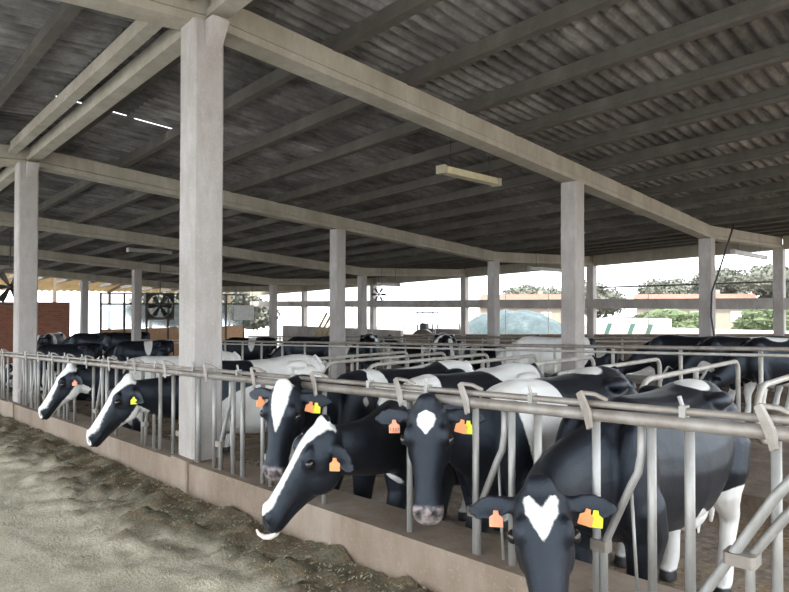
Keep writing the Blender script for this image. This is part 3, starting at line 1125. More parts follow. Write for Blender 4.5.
def ear_tag(parent, mat, p, nrm, lean=0.0, size=1.0, text=None):
    nrm = Vector(nrm)
    nrm.z *= 0.3
    nrm.normalize()
    lat = Vector((0, 0, 1)).cross(nrm).normalized()
    up = nrm.cross(lat)
    lat2 = lat * math.cos(lean) + up * math.sin(lean)
    up2 = up * math.cos(lean) - lat * math.sin(lean)
    p = Vector(p)
    b = MB()
    n = len(TAGPROF)
    vs_ = [p + lat2 * a * size + up2 * c * size + nrm * 0.003 for a, c in TAGPROF] + [p + lat2 * a * size + up2 * c * size - nrm * 0.002 for a, c in TAGPROF]
    b.add(vs_, [tuple(range(n)), tuple(range(2 * n - 1, n - 1, -1))] + [(q, n + q, n + (q + 1) % n, (q + 1) % n) for q in range(n)])
    b.tube([p + up2 * -0.008 + nrm * -0.012, p + up2 * -0.008 + nrm * 0.008], 0.006, 8)
    o = b.build('ear_tag', mat, parent)
    fix_normals(o)
    if text:
        cu = bpy.data.curves.new('tag_number', 'FONT')
        cu.body = text
        cu.size = 0.028 * size
        cu.align_x = 'CENTER'
        cu.extrude = 0.0004
        t = bpy.data.objects.new('tmp', cu)
        COL.objects.link(t)
        me = bpy.data.meshes.new_from_object(t.evaluated_get(bpy.context.evaluated_depsgraph_get()))
        bpy.data.objects.remove(t)
        mt = Matrix((lat2, up2, nrm)).transposed().to_4x4()
        mt.translation = p + up2 * -0.063 * size + nrm * 0.0042
        me.transform(mt)
        me.materials.clear()
        me.materials.append(M['print'])
        link('tag_number', me, o)
    return o


def hero(base, poll, u, v, label, tags=(), **kw):
    """base / poll in world coordinates; the body points towards -Y."""
    floor = zs(base[0]) - 0.29
    root = empty('holstein_cow', (base[0], base[1], floor))
    tag(root, label, 'cow', 'cows with their heads at the feed barrier')
    lp = (poll[0] - base[0], poll[1] - base[1], poll[2] - floor)
    me, H, (u, v, w) = cow_mesh('body', lp, u, v, **kw)
    link('body', me, root)
    hs = kw.get('hs', 1.15)
    for sx in (-1, 1):
        MB().ell(H(0.174, sx * 0.110, 0.012), (0.026 * hs, 0.020 * hs, 0.021 * hs), (u, w, v)).build('eye', M['eye'], root, smooth=True)
    for side, mats, text in tags:                       # side: +1 ear on the image right, -1 on the left
        ry = Vector((poll[0], poll[1], 0)).normalized()
        rl = Vector((ry.y, -ry.x, 0))
        side_on = abs(w.dot(rl)) < 0.6
        sx = side * (1 if w.dot(rl) > 0 else -1)
        if side_on:                                     # profile: -1 = ear nearer the camera
            sx = (-1 if w.dot(ry) > 0 else 1) * (1 if side < 0 else -1)
        e = (w * sx * 0.93 + v * -0.28 + u * (0.10 - kw.get('ear_lift', 0))).normalized()
        for q, mname in enumerate(mats):
            pp = H(0.05, sx * 0.088, -0.035) + e * (0.085 + 0.028 * q) * hs + u * 0.02 + v * (0.022 + 0.012 * (len(mats) - 1 - q)) - ry * (0.03 if side_on else 0.0)
            nrm = -ry * 0.8 + v * 0.4
            ear_tag(root, M[mname], pp, nrm, -0.25 + 0.2 * q if len(mats) > 1 else 0.04, 1.0, text if q == 0 else None)
    return root, H, (u, v, w)


def left_of(px):
    k = (px - 394.5) / 605
    r = (FW + RT * k).normalized()
    return Vector((-r.y, r.x, 0)), r


UPV = Vector((0, 0, 1))


def profile(px, a, b, toward=0.3):
    """A head seen from its side, muzzle pointing left and down by (a, b)."""
    lf, r = left_of(px)
    n = math.hypot(a, b)
    a, b = a / n, b / n
    return lf * a - UPV * b, lf * b + UPV * a - r * toward


# nearest cow: white heart on a black forehead
lf, r = left_of(540)
hero((-1.58, 2.98), (-1.47, 2.30, 0.80), -UPV * 0.86 - r * 0.42 + lf * -0.08, -r * 0.86 + UPV * 0.5 + lf * 0.02,
     'black cow with a white heart on its forehead, nearest the camera at lower right',
     [(-1, ['salmon'], None), (1, ['orange', 'yellow'], None)], hs=1.17,
     white=[((0.05, 1.25, 1.42), (0.12, 0.14, 0.10)), ((0.34, 1.55, 0.75), (0.12, 0.13, 0.30)), ((0, 0.75, 0.50), (0.22, 0.45, 0.09))],
     notch=0.088, blaze=[(0.035, 0.052), (0.055, 0.064), (0.10, 0.056), (0.15, 0.028), (0.195, 0.0), (0.24, -0.04)], leg_white=0.72, front_white=0.12, scale=1.02, voxel=0.0115)
# frontal cow with a small diamond
lf, r = left_of(427)
hero((-2.30, 2.98), (-2.25, 2.42, 1.06), -UPV * 0.93 - r * 0.24, -r * 0.95 + UPV * 0.25 + lf * 0.12,
     'black cow facing the camera with a small white diamond on its forehead',
     [(-1, ['salmon'], '1337'), (1, ['orange', 'yellow'], None)], hs=1.12,
     white=[((-0.06, 1.18, 1.40), (0.17, 0.16, 0.10)), ((0.14, 0.30, 1.25), (0.36, 0.26, 0.45))],
     blaze=[(0.03, -0.01), (0.055, 0.038), (0.08, 0.044), (0.11, 0.036), (0.15, 0.0), (0.19, -0.04)], blaze_off=0.0, muzzle='pink', leg_white=0.35, scale=1.06, voxel=0.0115)
# profile cow licking, white blaze
uu, vv = profile(300, 64, 93, 0.28)
ro, H4, (u4, v4, w4) = hero((-3.06, 2.98), (-2.85, 2.20, 0.88), uu, vv,
     'black cow in profile with a white blaze and its tongue out over the feed',
     [(-1, ['orange'], None)], hs=1.22,
     white=[((0.05, 1.2, 1.36), (0.30, 0.30, 0.20)), ((0.0, 0.08, 1.38), (0.32, 0.24, 0.24)), ((0, -0.1, 0.72), (0.1, 0.12, 0.06))],
     blaze=[(-0.03, 0.06), (0.05, 0.06), (0.12, 0.04), (0.25, 0.034), (0.40, 0.038), (0.47, 0.05), (0.505, 0.03), (0.53, -0.04)], muzzle='none', leg_white=0.4, scale=1.06, voxel=0.0115)
lf4, r4 = left_of(300)
b = MB()
p = H4(0.552, 0, -0.085)
pts = [p - lf4 * 0.03 + UPV * 0.03, p + lf4 * 0.0 - UPV * 0.012, p + lf4 * 0.03 - UPV * 0.030, p + lf4 * 0.065 - UPV * 0.028, p + lf4 * 0.095 - UPV * 0.008, p + lf4 * 0.108 + UPV * 0.018]
b.tube(pts, [0.020, 0.020, 0.018, 0.016, 0.012, 0.006], 8)
tag(b.build('tongue', M['tongue'], ro, smooth=True), 'pale curled tongue')
# frontal cow with broad blaze behind the profile cow
lf, r = left_of(287)
hero((-3.86, 3.0), (-3.56, 2.38, 1.03), -UPV * 0.93 + lf * 0.13 - r * 0.16, -r * 0.86 + lf * 0.36 + UPV * 0.22,
     'black cow facing forward with a broad white blaze and pink muzzle under the rail',
     [(-1, ['orange'], None), (1, ['orange', 'yellow'], None)], hs=1.15,
     white=[((0.12, 0.38, 1.35), (0.28, 0.075, 0.32)), ((-0.1, 0.9, 1.42), (0.2, 0.3, 0.08)), ((0.1, 1.45, 1.36), (0.22, 0.25, 0.20)), ((0.3, 0.15, 1.2), (0.06, 0.05, 0.06))],
     blaze=[(-0.06, 0.04), (0.0, 0.056), (0.10, 0.052), (0.18, 0.034), (0.27, 0.004), (0.31, -0.04)], muzzle='pink', leg_white=0.4, scale=1.06)
# two profile cows on the left
uu, vv = profile(130, 45, 65, 0.22)
hero((-6.38, 3.0), (-6.32, 2.36, 0.82), uu, vv,
     'black and white cow in profile with white jaw, left of the nearest column',
     [(-1, ['yellow'], None)], hs=1.30,
     white=[((0.02, 1.25, 0.95), (0.62, 0.66, 0.8)), ((0.3, 0.75, 0.78), (0.36, 0.62, 0.36)), ((0.0, -0.12, 0.62), (0.15, 0.16, 0.12))],
     blaze=[(-0.05, 0.075), (0.1, 0.065), (0.3, 0.05), (0.45, 0.06), (0.6, 0.06)], jaw=(-0.125, 0.12, 0.62), muzzle='none', leg_white=0.4, scale=1.06)
uu, vv = profile(65, 30, 46, 0.2)
hero((-8.45, 3.0), (-8.44, 2.42, 0.78), uu, vv,
     'cow in profile with white blaze and white cheek, leftmost head at the curb',
     [(-1, ['salmon'], None)], hs=1.25,
     white=[((0.0, 0.95, 1.0), (0.7, 1.0, 0.8)), ((0.0, -0.12, 0.62), (0.15, 0.16, 0.12))],
     blaze=[(-0.05, 0.08), (0.1, 0.07), (0.3, 0.055), (0.45, 0.06), (0.6, 0.06)], jaw=(-0.095, 0.08, 0.62), muzzle='none', leg_white=0.5, scale=1.06,
     head_white=[((0.10, 0.1, -0.2), (0.10, 0.12, 0.09))])

# herd farther back: a few hides on shared poses, one object each
VX = 0.024
STAND = dict(poll=(0.0, -0.62, 1.30), u=(0.05, -0.75, -0.66), v=(0, -0.66, 0.75), hs=1.1, voxel=VX)
LOW = dict(poll=(0.05, -0.62, 0.80), u=(0.1, -0.45, -0.88), v=(0, -0.88, 0.45), hs=1.1, voxel=VX)
LIE = dict(poll=(0.15, -0.48, 1.02), u=(0.3, -0.75, -0.45), v=(0.1, -0.45, 0.75), hs=1.1, voxel=VX, lying=True)
BL = [(-0.05, 0.04), (0.1, 0.05), (0.3, 0.03), (0.5, 0.05), (0.6, 0.05)]
herd = {
    'black': cow_mesh('standing_black_hide', white=[((0.0, 0.75, 0.5), (0.25, 0.4, 0.1))], leg_white=0.35, **LOW)[0],
    'band': cow_mesh('standing_banded_hide', white=[((0.0, 0.95, 1.2), (0.45, 0.14, 0.40)), ((0, 0.0, 0.8), (0.3, 0.2, 0.2))], blaze=BL, leg_white=0.5, **LOW)[0],
    'pied': cow_mesh('standing_pied_hide', white=[((0.2, 0.35, 1.1), (0.30, 0.16, 0.42)), ((0.1, 1.45, 1.1), (0.30, 0.30, 0.55)), ((-0.2, 0.6, 1.2), (0.25, 0.3, 0.3))], blaze=BL, leg_white=0.72, **STAND)[0],
    'walk': cow_mesh('standing_pied_low_hide', white=[((-0.25, 0.25, 1.0), (0.2, 0.12, 0.45)), ((-0.15, 1.45, 1.25), (0.35, 0.28, 0.45)), ((0.0, 0.9, 0.62), (0.3, 0.4, 0.16)), ((0.0, 0.5, 1.40), (0.2, 0.2, 0.12))], blaze=BL, leg_white=0.8, front_white=0.6, **LOW)[0],
    'pale': cow_mesh('standing_pale_hide', white=[((0.0, 0.8, 1.0), (0.6, 0.9, 0.7)), ((0, -0.2, 1.1), (0.3, 0.4, 0.4))], blaze=BL, leg_white=0.7, **LOW)[0],
    'lie_black': cow_mesh('lying_black_hide', white=[((0.2, 1.35, 0.75), (0.16, 0.18, 0.25))], blaze=None, **LIE)[0],
    'lie_pied': cow_mesh('lying_pied_hide', white=[((0.0, 0.4, 0.7), (0.45, 0.18, 0.5)), ((0.1, 1.4, 0.7), (0.35, 0.2, 0.4)), ((0, -0.1, 0.6), (0.3, 0.2, 0.3))], blaze=[(-0.05, 0.07), (0.3, 0.06), (0.6, 0.08)], **LIE)[0],
    'lie_white': cow_mesh('lying_white_hide', white=[((0.0, 0.8, 0.5), (0.6, 1.1, 0.6)), ((0, -0.2, 0.8), (0.3, 0.4, 0.4))], blaze=[(-0.05, 0.09), (0.3, 0.08), (0.6, 0.08)], **LIE)[0],
}
HERD = [
    ('band', -20.6, 7.2, -20, -0.3, 'black cow with a white band, standing left of the nearest column among the herd'),
    ('black', -20.6, 4.9, -20, -0.3, 'all black cow standing beneath the slim column left of the fan'),
    ('black', -27.3, 9.1, -20, -0.06, 'black cow standing behind the banded cow, below the square fan'),
    ('black', -30.2, 8.6, -20, -0.06, 'black cow farthest back before the glazed partition'),
    ('pied', -31.6, 7.9, 53, -0.06, 'black and white cow raising its head before the brick wall'),
    ('lie_pied', -17.6, 4.6, -15, -0.3, 'black and white cow lying just right of the second curb column'),
    ('lie_white', -22.6, 4.4, 0, -0.3, 'white cow with dark spots at the left edge of the photo'),
    ('walk', -3.35, 11.7, -46, -0.3, 'pied cow with white legs standing beyond the stalls at the right edge'),
    ('band', -4.2, 12.15, -44, -0.3, 'cow behind the right-hand stall rail, its dark face turned left'),
    ('black', -5.6, 13.2, -80, -0.3, 'black cow behind the stall rail right of the middle column'),
    ('lie_black', -5.3, 15.3, -90, -0.06, 'black cow lying below the hedge'),
    ('lie_pied', -2.4, 15.3, -90, -0.06, 'cow lying below the right-hand end of the hedge'),
    ('pale', -8.3, 12.0, -62, -0.3, 'pale grey-white cow standing just left of the middle column'),
    ('pied', -10.6, 12.2, 46, -0.3, 'cow with a white face looking over the rail before the third-row column'),
    ('lie_black', -9.2, 15.3, -90, -0.06, 'black cow lying below the teal heap'),
    ('lie_pied', -12.4, 15.3, -90, -0.06, 'black and white cow lying below the bright outer opening'),
    ('lie_black', -15.4, 15.3, -90, -0.06, 'black cow lying in the far stall row left of the white-faced cow'),
    ('black', -13.6, 12.0, 46, -0.3, 'black cow standing with its face to us before the small round fan'),
    ('lie_pied', -18.6, 15.3, -90, -0.06, 'spotted cow lying left of the column behind the blazed cow'),
    ('black', -16.9, 11.4, -44, -0.3, 'black cow standing below the leaning planks'),
    ('band', -19.6, 10.6, -44, -0.3, 'banded cow standing below the white board'),
]
for kind, x, y, rot, fz, lab in HERD:
    o = link('holstein_cow', herd[kind], None, (x, y, zs(x) + fz))
    o.rotation_euler = (0, 0, math.radians(rot))
    o.scale = (1.04, 1.04, 1.04)
    tag(o, lab, 'cow', 'cows resting and standing farther back in the barn')
# ------------------------------------------------------------------ lamps, fans, hose, board
def lamp(x, y0, y1, z, label, mat, w=0.085):
    ym = (y0 + y1) / 2
    root = empty('tube_lamp', (x, ym, z + zs(x)))
    tag(root, label, 'lamp', 'tube lamps hung under the roof')
    MB().box(-w, w, y0 - ym + 0.05, ym - y0 - 0.05, -0.06, 0.05, 0.02).build('housing', mat, root)
    for s in (-1, 1):
        MB().box(-w - 0.012, w + 0.012, s * (ym - y0) - 0.05, s * (ym - y0) + 0.05, -0.075, 0.06, 0.02).build('end_cap', M['lampdark'] if mat == M['lamp'] else mat, root)
        yy = s * (ym - y0) * 0.7
        top = zc(ym + yy) + BD + 0.12 - z
        MB().tube([(0, yy, 0.05), (0.0, yy, top)], 0.008, 6).build('hanger', M['wire'], root)


lamp(-6.6, 7.45, 8.95, 4.06, 'cream yellow tube lamp hanging in the middle of the roof bay', M['lamp'])
lamp(-21.0, 7.75, 9.2, 4.22, 'pale tube lamp hanging above the square fan', M['grey_lamp'])
lamp(-18.0, 16.5, 17.6, 3.06, 'small grey tube lamp hanging near the round fan', M['grey_lamp'])
lamp(-11.6, 17.6, 20.2, 3.25, 'grey tube lamp below the eave left of the middle column', M['grey_lamp'], 0.06)
lamp(-5.6, 18.6, 21.6, 3.28, 'grey tube lamp hanging right of the column with the hose', M['grey_lamp'], 0.06)


def fan(x, y, z, size, rz, label, square=True):
    root = empty('barn_fan', (x, y, z + zs(x)), rz)
    tag(root, label, 'fan', 'ventilation fans')
    h = size / 2
    if square:
        for nm, bx in (('frame_side', (-h, -h + 0.05, -0.15, 0.15, -h, h)), ('frame_side', (h - 0.05, h, -0.15, 0.15, -h, h)), ('frame_side', (-h + 0.05, h - 0.05, -0.15, 0.15, -h, -h + 0.05)), ('frame_side', (-h + 0.05, h - 0.05, -0.15, 0.15, h - 0.05, h))):
            MB().box(*bx).build(nm, M['dark'], root)
    if square:
        pl = MB()
        m = 24
        ci = [(math.cos(2 * math.pi * (k + 0.5) / m), math.sin(2 * math.pi * (k + 0.5) / m)) for k in range(m)]
        for yy in (0.125, 0.14):
            pl.v += [(c_ * h * 0.9, yy, s_ * h * 0.9) for c_, s_ in ci]
            pl.v += [(c_ / max(abs(c_), abs(s_)) * h, yy, s_ / max(abs(c_), abs(s_)) * h) for c_, s_ in ci]
        for k in range(m):
            j = (k + 1) % m
            pl.f += [(k, j, m + j, m + k), (2 * m + k, 3 * m + k, 3 * m + j, 2 * m + j)]
        pl.build('orifice_plate', M['dark'], root)
    rg = MB()
    n = 24
    R1, R2 = h * 0.93, h * 0.86
    pts = [(math.cos(2 * math.pi * k / n), math.sin(2 * math.pi * k / n)) for k in range(n)]
    vs_ = []
    for yy in (-0.12, 0.12):
        vs_ += [(c * R1, yy, s * R1) for c, s in pts] + [(c * R2, yy, s * R2) for c, s in pts]
    fs_ = []
    for k in range(n):
        j = (k + 1) % n
        fs_ += [(k, j, n + j, n + k), (2 * n + k, 3 * n + k, 3 * n + j, 2 * n + j), (k, 2 * n + k, 2 * n + j, j), (n + k, n + j, 3 * n + j, 3 * n + k)]
    rg.add(vs_, fs_)
    rg.build('shroud_ring', M['dark'], root)
    MB().ell((0, 0, 0), (h * 0.16, 0.12, h * 0.16)).build('hub', M['dark'], root, smooth=True)
    for k in range(6):
        a = 2 * math.pi * k / 6
        bl = MB()
        ca, sa = math.cos(a), math.sin(a)
        vs2 = []
        for rr, ww in ((0.12, 0.06), (0.5, 0.13), (0.82, 0.16)):
            for sd, yo in ((-1, -0.05), (1, 0.05)):
                px, pz = rr * h, sd * ww * h
                for th in (0, 0.012):
                    vs2.append((px * ca - pz * sa, yo + th, px * sa + pz * ca))
        f2 = []
        for q in range(2):
            o_ = q * 4
            f2 += [(o_, o_ + 2, o_ + 6, o_ + 4), (o_ + 1, o_ + 5, o_ + 7, o_ + 3), (o_, o_ + 4, o_ + 5, o_ + 1), (o_ + 2, o_ + 3, o_ + 7, o_ + 6)]
        bl.add(vs2, f2)
        bl.build('blade', M['dark'], root)
    MB().tube([(0, 0, h), (0, 0, zc(y) + BD - z - 0.0)], 0.02, 6).build('hanger', M['dark'], root)


fan(-24.6, 10.35, 2.42, 1.1, math.radians(68), 'large square six-bladed fan beside the slim column at left')
fan(-19.2, 17.6, 2.72, 0.7, math.radians(50), 'small round fan high in the bright outer opening', False)
fan(-22.0, 4.5, 2.95, 1.25, math.radians(75), 'dark round fan at the left edge beside the curb column', False)

hose = MB()
xh, yh = colx(0) + 0.28, ROW[2] - 0.2
hose.tube([(xh + 0.35, yh + 0.2, 3.75), (xh + 0.3, yh, 3.35), (xh + 0.12, yh - 0.06, 2.7), (xh - 0.08, yh - 0.06, 2.1), (xh - 0.10, yh - 0.06, 1.5), (xh - 0.02, yh - 0.06, 0.9), (xh + 0.1, yh, 0.3), (xh + 0.12, yh, -0.3)], 0.022, 8)
tag(hose.build('hanging_hose', M['wire'], None, True, smooth=True), 'black hose hanging down the right-hand third-row column', 'hose')

root = empty('white_board', (-27.5, 15.9, zs(-27.5) + 1.8), math.radians(60))
tag(root, 'white rectangular board hung right of the nearest column', 'board')
MB().box(-0.5, 0.5, -0.02, 0.02, 0, 0.75).build('panel', M['white'], root)
for s in (-1, 1):
    MB().tube([(s * 0.4, 0, 0.75), (s * 0.4, 0, 2.0)], 0.01, 6).build('hanger', M['wire'], root)

# ------------------------------------------------------------------ left end: brick wall, glazed partition, shed roof
XB = -36.4
mb = MB().box(XB - 0.25, XB, 2.0, 10.3, -0.4, 3.05)
structure(mb.build('wall_left', M['brick'], None, True), 'low red brick wall closing the left end of the barn', 'wall')
root = empty('glazed_partition', (XB, 16, zs(XB) - 0.3))
tag(root, 'glazed partition with dark posts and tan base boards at the left end', 'partition')
org = (XB, 16, zs(XB) - 0.3)
ys_ = [11.9 + 1.3 * k for k in range(8)]
for y in ys_:
    link('post', MB().box(XB - 0.06, XB + 0.06, y - 0.05, y + 0.05, -0.3, 3.6).mesh('post', M['dark'], True, org), root)
for a, b_ in zip(ys_[:-1], ys_[1:]):
    link('base_board', MB().box(XB - 0.04, XB + 0.04, a + 0.05, b_ - 0.05, -0.3, 1.5).mesh('base_board', M['tan'], True, org), root)
    link('pane', MB().box(XB - 0.01, XB + 0.01, a + 0.05, b_ - 0.05, 1.55, 2.9).mesh('pane', M['glass'], True, org), root)
    link('rail', MB().box(XB - 0.04, XB + 0.04, a + 0.05, b_ - 0.05, 2.9, 3.0).mesh('rail', M['dark'], True, org), root)
link('rail', MB().box(XB - 0.05, XB + 0.05, ys_[0], ys_[-1], 3.52, 3.6).mesh('rail', M['dark'], True, org), root)

sr = empty('shed_roof', (-46, 10, zs(-46) - 0.4))
tag(sr, 'ochre corrugated shed roof on posts beyond the left end wall', 'roof')
org = (-46, 10, zs(-46) - 0.4)
b = MB()
n = 220
for k in range(n + 1):
    y = -2 + 26 * k / n
    z = 0.05 * math.sin(2 * math.pi * y / 0.5)
    for xx, zz in ((-41.5, 5.75), (-50.5, 4.45)):
        b.v.append((xx, y, zz + z))
for k in range(n):
    b.f.append((2 * k, 2 * k + 1, 2 * k + 3, 2 * k + 2))
link('roof_sheet', b.mesh('roof_sheet', M['ochre'], True, org, True), sr)
for y in (-1, 5, 11, 17, 23):
    for xx, zt in ((-42, 5.66), (-50, 4.5)):
        link('post', MB().box(xx - 0.09, xx + 0.09, y - 0.09, y + 0.09, -0.42, zt).mesh('post', M['bark'], True, org), sr)
    b = MB()
    b.add([(xx, y + dy, zz + dz_) for xx, zz in ((-41.6, 5.55), (-50.4, 4.28)) for dy in (-0.06, 0.06) for dz_ in (0, 0.15)], [(0, 1, 3, 2), (4, 6, 7, 5), (0, 4, 5, 1), (2, 3, 7, 6), (1, 5, 7, 3), (0, 2, 6, 4)])
    ob = link('rafter', b.mesh('rafter', M['bark'], True, org), sr)
    fix_normals(ob)

# clutter by the far opening
root = empty('plank_stack', (-30, 21.5, zs(-30) - 0.3))
tag(root, 'light wooden planks leaning beside the outer column', 'planks')
for k in range(4):
    b = MB()
    o0 = 0.35 * k
    b.add([(o0 + dx + sx, dy + ty, zz) for zz, sx, ty in ((0.0, 0, 0), (2.5 - 0.2 * k, 1.6, 0.4)) for dx, dy in ((-0.1, -0.02), (0.1, -0.02), (0.1, 0.02), (-0.1, 0.02))], [(3, 2, 1, 0), (4, 5, 6, 7), (0, 1, 5, 4), (1, 2, 6, 5), (2, 3, 7, 6), (3, 0, 4, 7)])
    b.build('plank', M['hay'], root)
root = empty('low_wall', (-28, 22.3, zs(-28) - 0.3))
tag(root, 'low concrete wall under the far left opening', 'wall')
for k in range(4):
    MB().box(-5.5 + 2.75 * k, -2.77 + 2.75 * k, -0.1, 0.1, 0, 1.55).build('wall_block', M['column'], root)
root = empty('tractor', (-22.5, 25.5, zs(-22.5) - 0.4), math.radians(25))
tag(root, 'dark tractor parked outside left of the tall background column', 'tractor')
MB().box(-0.4, 1.3, -0.38, 0.38, 0.75, 1.45, 0.08).build('bonnet', M['tractor'], root)
MB().box(-1.4, -0.4, -0.5, 0.5, 0.7, 1.25, 0.08).build('cab_base', M['tractor'], root)
MB().box(-1.3, -0.9, -0.25, 0.25, 1.25, 1.75, 0.05).build('seat', M['dark'], root)
for s in (-1, 1):
    for xx in (-1.35, -0.45):
        MB().tube([(xx, s * 0.48, 1.25), (xx, s * 0.48, 2.35)], 0.035, 6).build('roll_bar', M['dark'], root)
    for xx, rr, ww in ((-0.95, 0.72, 0.2), (1.0, 0.42, 0.13)):
        wv = MB().tube([(xx, s * 0.62 - ww, rr), (xx, s * 0.62 - ww * 0.8, rr), (xx, s * 0.62 + ww * 0.8, rr), (xx, s * 0.62 + ww, rr)], [rr * 0.9, rr, rr, rr * 0.9], 20)
        wo = wv.build('wheel', M['dark'], root)
        MB().tube([(xx, s * (0.62 + ww) - 0.01, rr), (xx, s * (0.62 + ww) + 0.02, rr)], rr * 0.45, 14).build('rim', M['hay'], wo)
MB().box(-1.45, -0.35, -0.55, 0.55, 2.33, 2.40, 0.05).build('roof', M['tractor'], root)
MB().tube([(0.9, 0.2, 1.45), (0.9, 0.2, 2.1)], 0.03, 8).build('exhaust', M['dark'], root)

# ------------------------------------------------------------------ outdoors beyond the open wall
def blob(c, r, seed, sub=3, amp=0.25, freq=1.1):
    bm = bmesh.new()
    bmesh.ops.create_icosphere(bm, subdivisions=sub, radius=1)
    vs_, fs_ = [], []
    for v in bm.verts:
        nn = noise.fractal(v.co * freq * 2.0 + Vector((seed, seed * 2, 0)), 0.7, 2.2, 4)
        k = 1 + amp * nn
        vs_.append((c[0] + v.co.x * r[0] * k, c[1] + v.co.y * r[1] * k, c[2] + v.co.z * r[2] * k))
    for f in bm.faces:
        fs_.append(tuple(v.index for v in f.verts))
    bm.free()
    return vs_, fs_


def leaves(b, c, r, n, size, seed):
    rr = random.Random(seed)
    for k in range(n):
        d = Vector((rr.gauss(0, 1), rr.gauss(0, 1), rr.gauss(0, 1))).normalized()
        q = rr.uniform(0.82, 1.12)
        p = Vector((c[0] + d.x * r[0] * q, c[1] + d.y * r[1] * q, c[2] + d.z * r[2] * q))
        a = Vector((rr.gauss(0, 1), rr.gauss(0, 1), rr.gauss(0, 1))).normalized() * size
        e = a.cross(Vector((rr.gauss(0, 1), rr.gauss(0, 1), rr.gauss(0, 1)))).normalized() * size * 0.6
        b.add([p - a, p + e, p + a, p - e], [(0, 1, 2, 3)])


# teal covered heap with tyres along the foot
hx, hy = -23.2, 33.0
b = MB()
nx_, ny_ = 48, 20
for a in range(ny_ + 1):
    for c in range(nx_ + 1):
        fx, fy = c / nx_ * 2 - 1, a / ny_ * 2 - 1
        h = max(0, 1 - abs(fx) ** 2.2 * (1.0 if fx < 0 else 1.15)) * max(0, 1 - abs(fy) ** 2.4)
        h = h ** 0.8 * 2.45 + 0.14 * noise.fractal(Vector((fx * 5, fy * 5, 2)), 0.7, 2, 4) * (h > 0.02)
        b.v.append((hx + fx * 5.0, hy + fy * 2.6, -0.42 + h))
for a in range(ny_):
    for c in range(nx_):
        q = a * (nx_ + 1) + c
        b.f.append((q, q + 1, q + nx_ + 2, q + nx_ + 1))
tag(b.build('covered_heap', M['teal'], None, True, (hx, hy, zs(hx) - 0.42), True), 'teal tarpaulin-covered heap outside behind the third-row column', 'heap')

root = empty('trailer', (-15.6, 34, zs(-15.6) - 0.42))
tag(root, 'white box trailer with green markings outside the right-hand opening', 'trailer')
MB().box(-1.9, 1.9, -1.0, 1.0, 0.45, 1.75, 0.04).build('box_body', M['white'], root)
for x in (-1.25, 0.1, 1.1):
    b = MB()
    b.add([(x + dx, -1.0 - th, z) for th in (0.004, 0.016) for dx, z in ((0, 0.6), (0.28, 0.6), (0.62, 1.5), (0.34, 1.5))], [(0, 3, 2, 1), (4, 5, 6, 7), (0, 1, 5, 4), (1, 2, 6, 5), (2, 3, 7, 6), (3, 0, 4, 7)])
    b.build('green_stripe', M['green'], root)
for x in (-0.6, 0.6):
    for s in (-0.9, 0.9):
        MB().tube([(x, s - 0.1, 0.36), (x, s + 0.1, 0.36)], 0.36, 16).build('wheel', M['dark'], root)
root = empty('garden_wall', (-12.2, 38, zs(-12.2) - 0.42))
tag(root, 'low white garden wall beneath the hedge outside', 'wall')
for k in range(5):
    MB().box(-3.0 + 1.9 * k, -1.12 + 1.9 * k, -0.1, 0.1, 0, 1.0).build('wall_panel', M['white'], root)
for k, (x, y, L, h) in enumerate(((-17.2, 43, 2.7, 1.9), (-9.6, 43, 3.0, 2.0))):
    b = MB()
    v_, f_ = blob((0, 0, h * 0.5), (L, 0.9, h * 0.62), k * 5 + 1, 4, 0.35, 1.6)
    b.add(v_, f_)
    leaves(b, (0, 0, h * 0.5), (L, 0.9, h * 0.62), 5000, 0.10, k + 40)
    o = b.build('hedge', M['leaf'])
    o.location = (x, y, zs(x) - 0.42)
    tag(o, ('clipped green hedge left of the hose column, outside', 'clipped green hedge right of the hose column, outside')[k], 'hedge', 'hedges outside the right-hand opening')


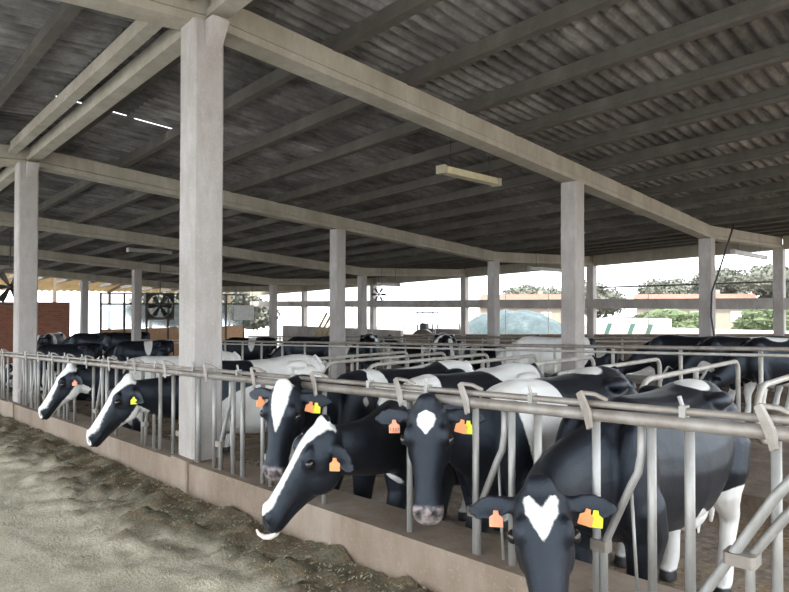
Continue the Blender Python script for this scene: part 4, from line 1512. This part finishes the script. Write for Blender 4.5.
def house(x, y, w, d, h, rh, rz, label):
    root = empty('house', (x, y, zs(x) - 0.42), rz)
    tag(root, label, 'house', 'houses outside')
    MB().box(-w, w, -d, d, 0, h).build('wall', M['plaster'], root)
    b = MB()
    e = 0.4
    vs_ = [(-w - e, -d - e, h), (w + e, -d - e, h), (w + e, d + e, h), (-w - e, d + e, h), (-w - e, 0, h + rh), (w + e, 0, h + rh)]
    vs_ += [(p[0], p[1], p[2] - 0.18) for p in vs_[:4]]
    b.add(vs_, [(0, 1, 5, 4), (2, 3, 4, 5), (0, 4, 3), (1, 2, 5), (6, 7, 1, 0), (7, 8, 2, 1), (8, 9, 3, 2), (9, 6, 0, 3), (9, 8, 7, 6)])
    fix_normals(b.build('roof', M['tile'], root))
    for k in range(3):
        xx = -w + (k + 0.5) * 2 * w / 3
        wo = MB().box(xx - 0.6, xx + 0.6, -d - 0.06, -d - 0.0, h * 0.4, h * 0.8).build('window', M['white'], root)
        MB().box(xx - 0.5, xx + 0.5, -d - 0.09, -d - 0.06, h * 0.43, h * 0.77).build('pane', M['glass'], wo)
    MB().box(w * 0.4, w * 0.4 + 0.6, 0.4, 1.0, h, h + rh + 0.5).build('chimney', M['plaster'], root)


house(-46, 68, 5, 4, 3.4, 1.6, 0.5, 'cream house with orange tiled roof seen above the teal heap')
house(-27, 75, 6, 4, 2.8, 1.4, 0.45, 'orange-roofed house far off right of the middle column')


def tree(x, y, h, r, seed, label, n=6):
    root = empty('tree', (x, y, zs(x) - 0.42))
    tag(root, label, 'tree', 'trees on the skyline outside')
    MB().tube([(0, 0, 0), (0.1, 0.1, h * 0.3), (0.0, 0.2, h * 0.7)], [0.3, 0.22, 0.08], 8).build('trunk', M['bark'], root)
    rr = random.Random(seed)
    b = MB()
    for k in range(n):
        a = rr.uniform(0, 6.28)
        q = rr.uniform(0.1, 0.6) * r
        cc = (q * math.cos(a), q * math.sin(a), h * rr.uniform(0.45, 0.8))
        ra = (r * rr.uniform(0.5, 0.75), r * rr.uniform(0.5, 0.75), h * rr.uniform(0.18, 0.28))
        v_, f_ = blob(cc, tuple(t * 0.85 for t in ra), seed + k * 3.3, 2, 0.25, 1.6)
        b.add(v_, f_)
        leaves(b, cc, ra, 700, 0.28, seed + k)
    b.build('crown', M['tree'], root)


TREES = [(-60, 92, 7.5, 5, 'grey-green tree farthest left on the skyline right of the middle column'), (-49, 94, 8.0, 5, 'second grey-green tree on the skyline right of the middle column'),
         (-39, 96, 7.4, 4.4, 'third grey-green tree on the skyline above the trailer'), (-29, 88, 7.8, 4.6, 'fourth grey-green tree on the skyline above the hedge'),
         (-19, 82, 7.6, 4.4, 'dark rounded tree right of the hose column'), (-54, 79, 6.2, 4, 'yellow-green tree above the teal heap, left of the orange roof'),
         (-54, 24, 6.0, 3.2, 'green tree outside beyond the brick wall'), (-58, 33, 6.5, 3.5, 'green tree outside behind the glazed partition')]
for k, (x, y, h, r_, lab) in enumerate(TREES):
    tree(x, y, h, r_, 11 + 7 * k, lab)
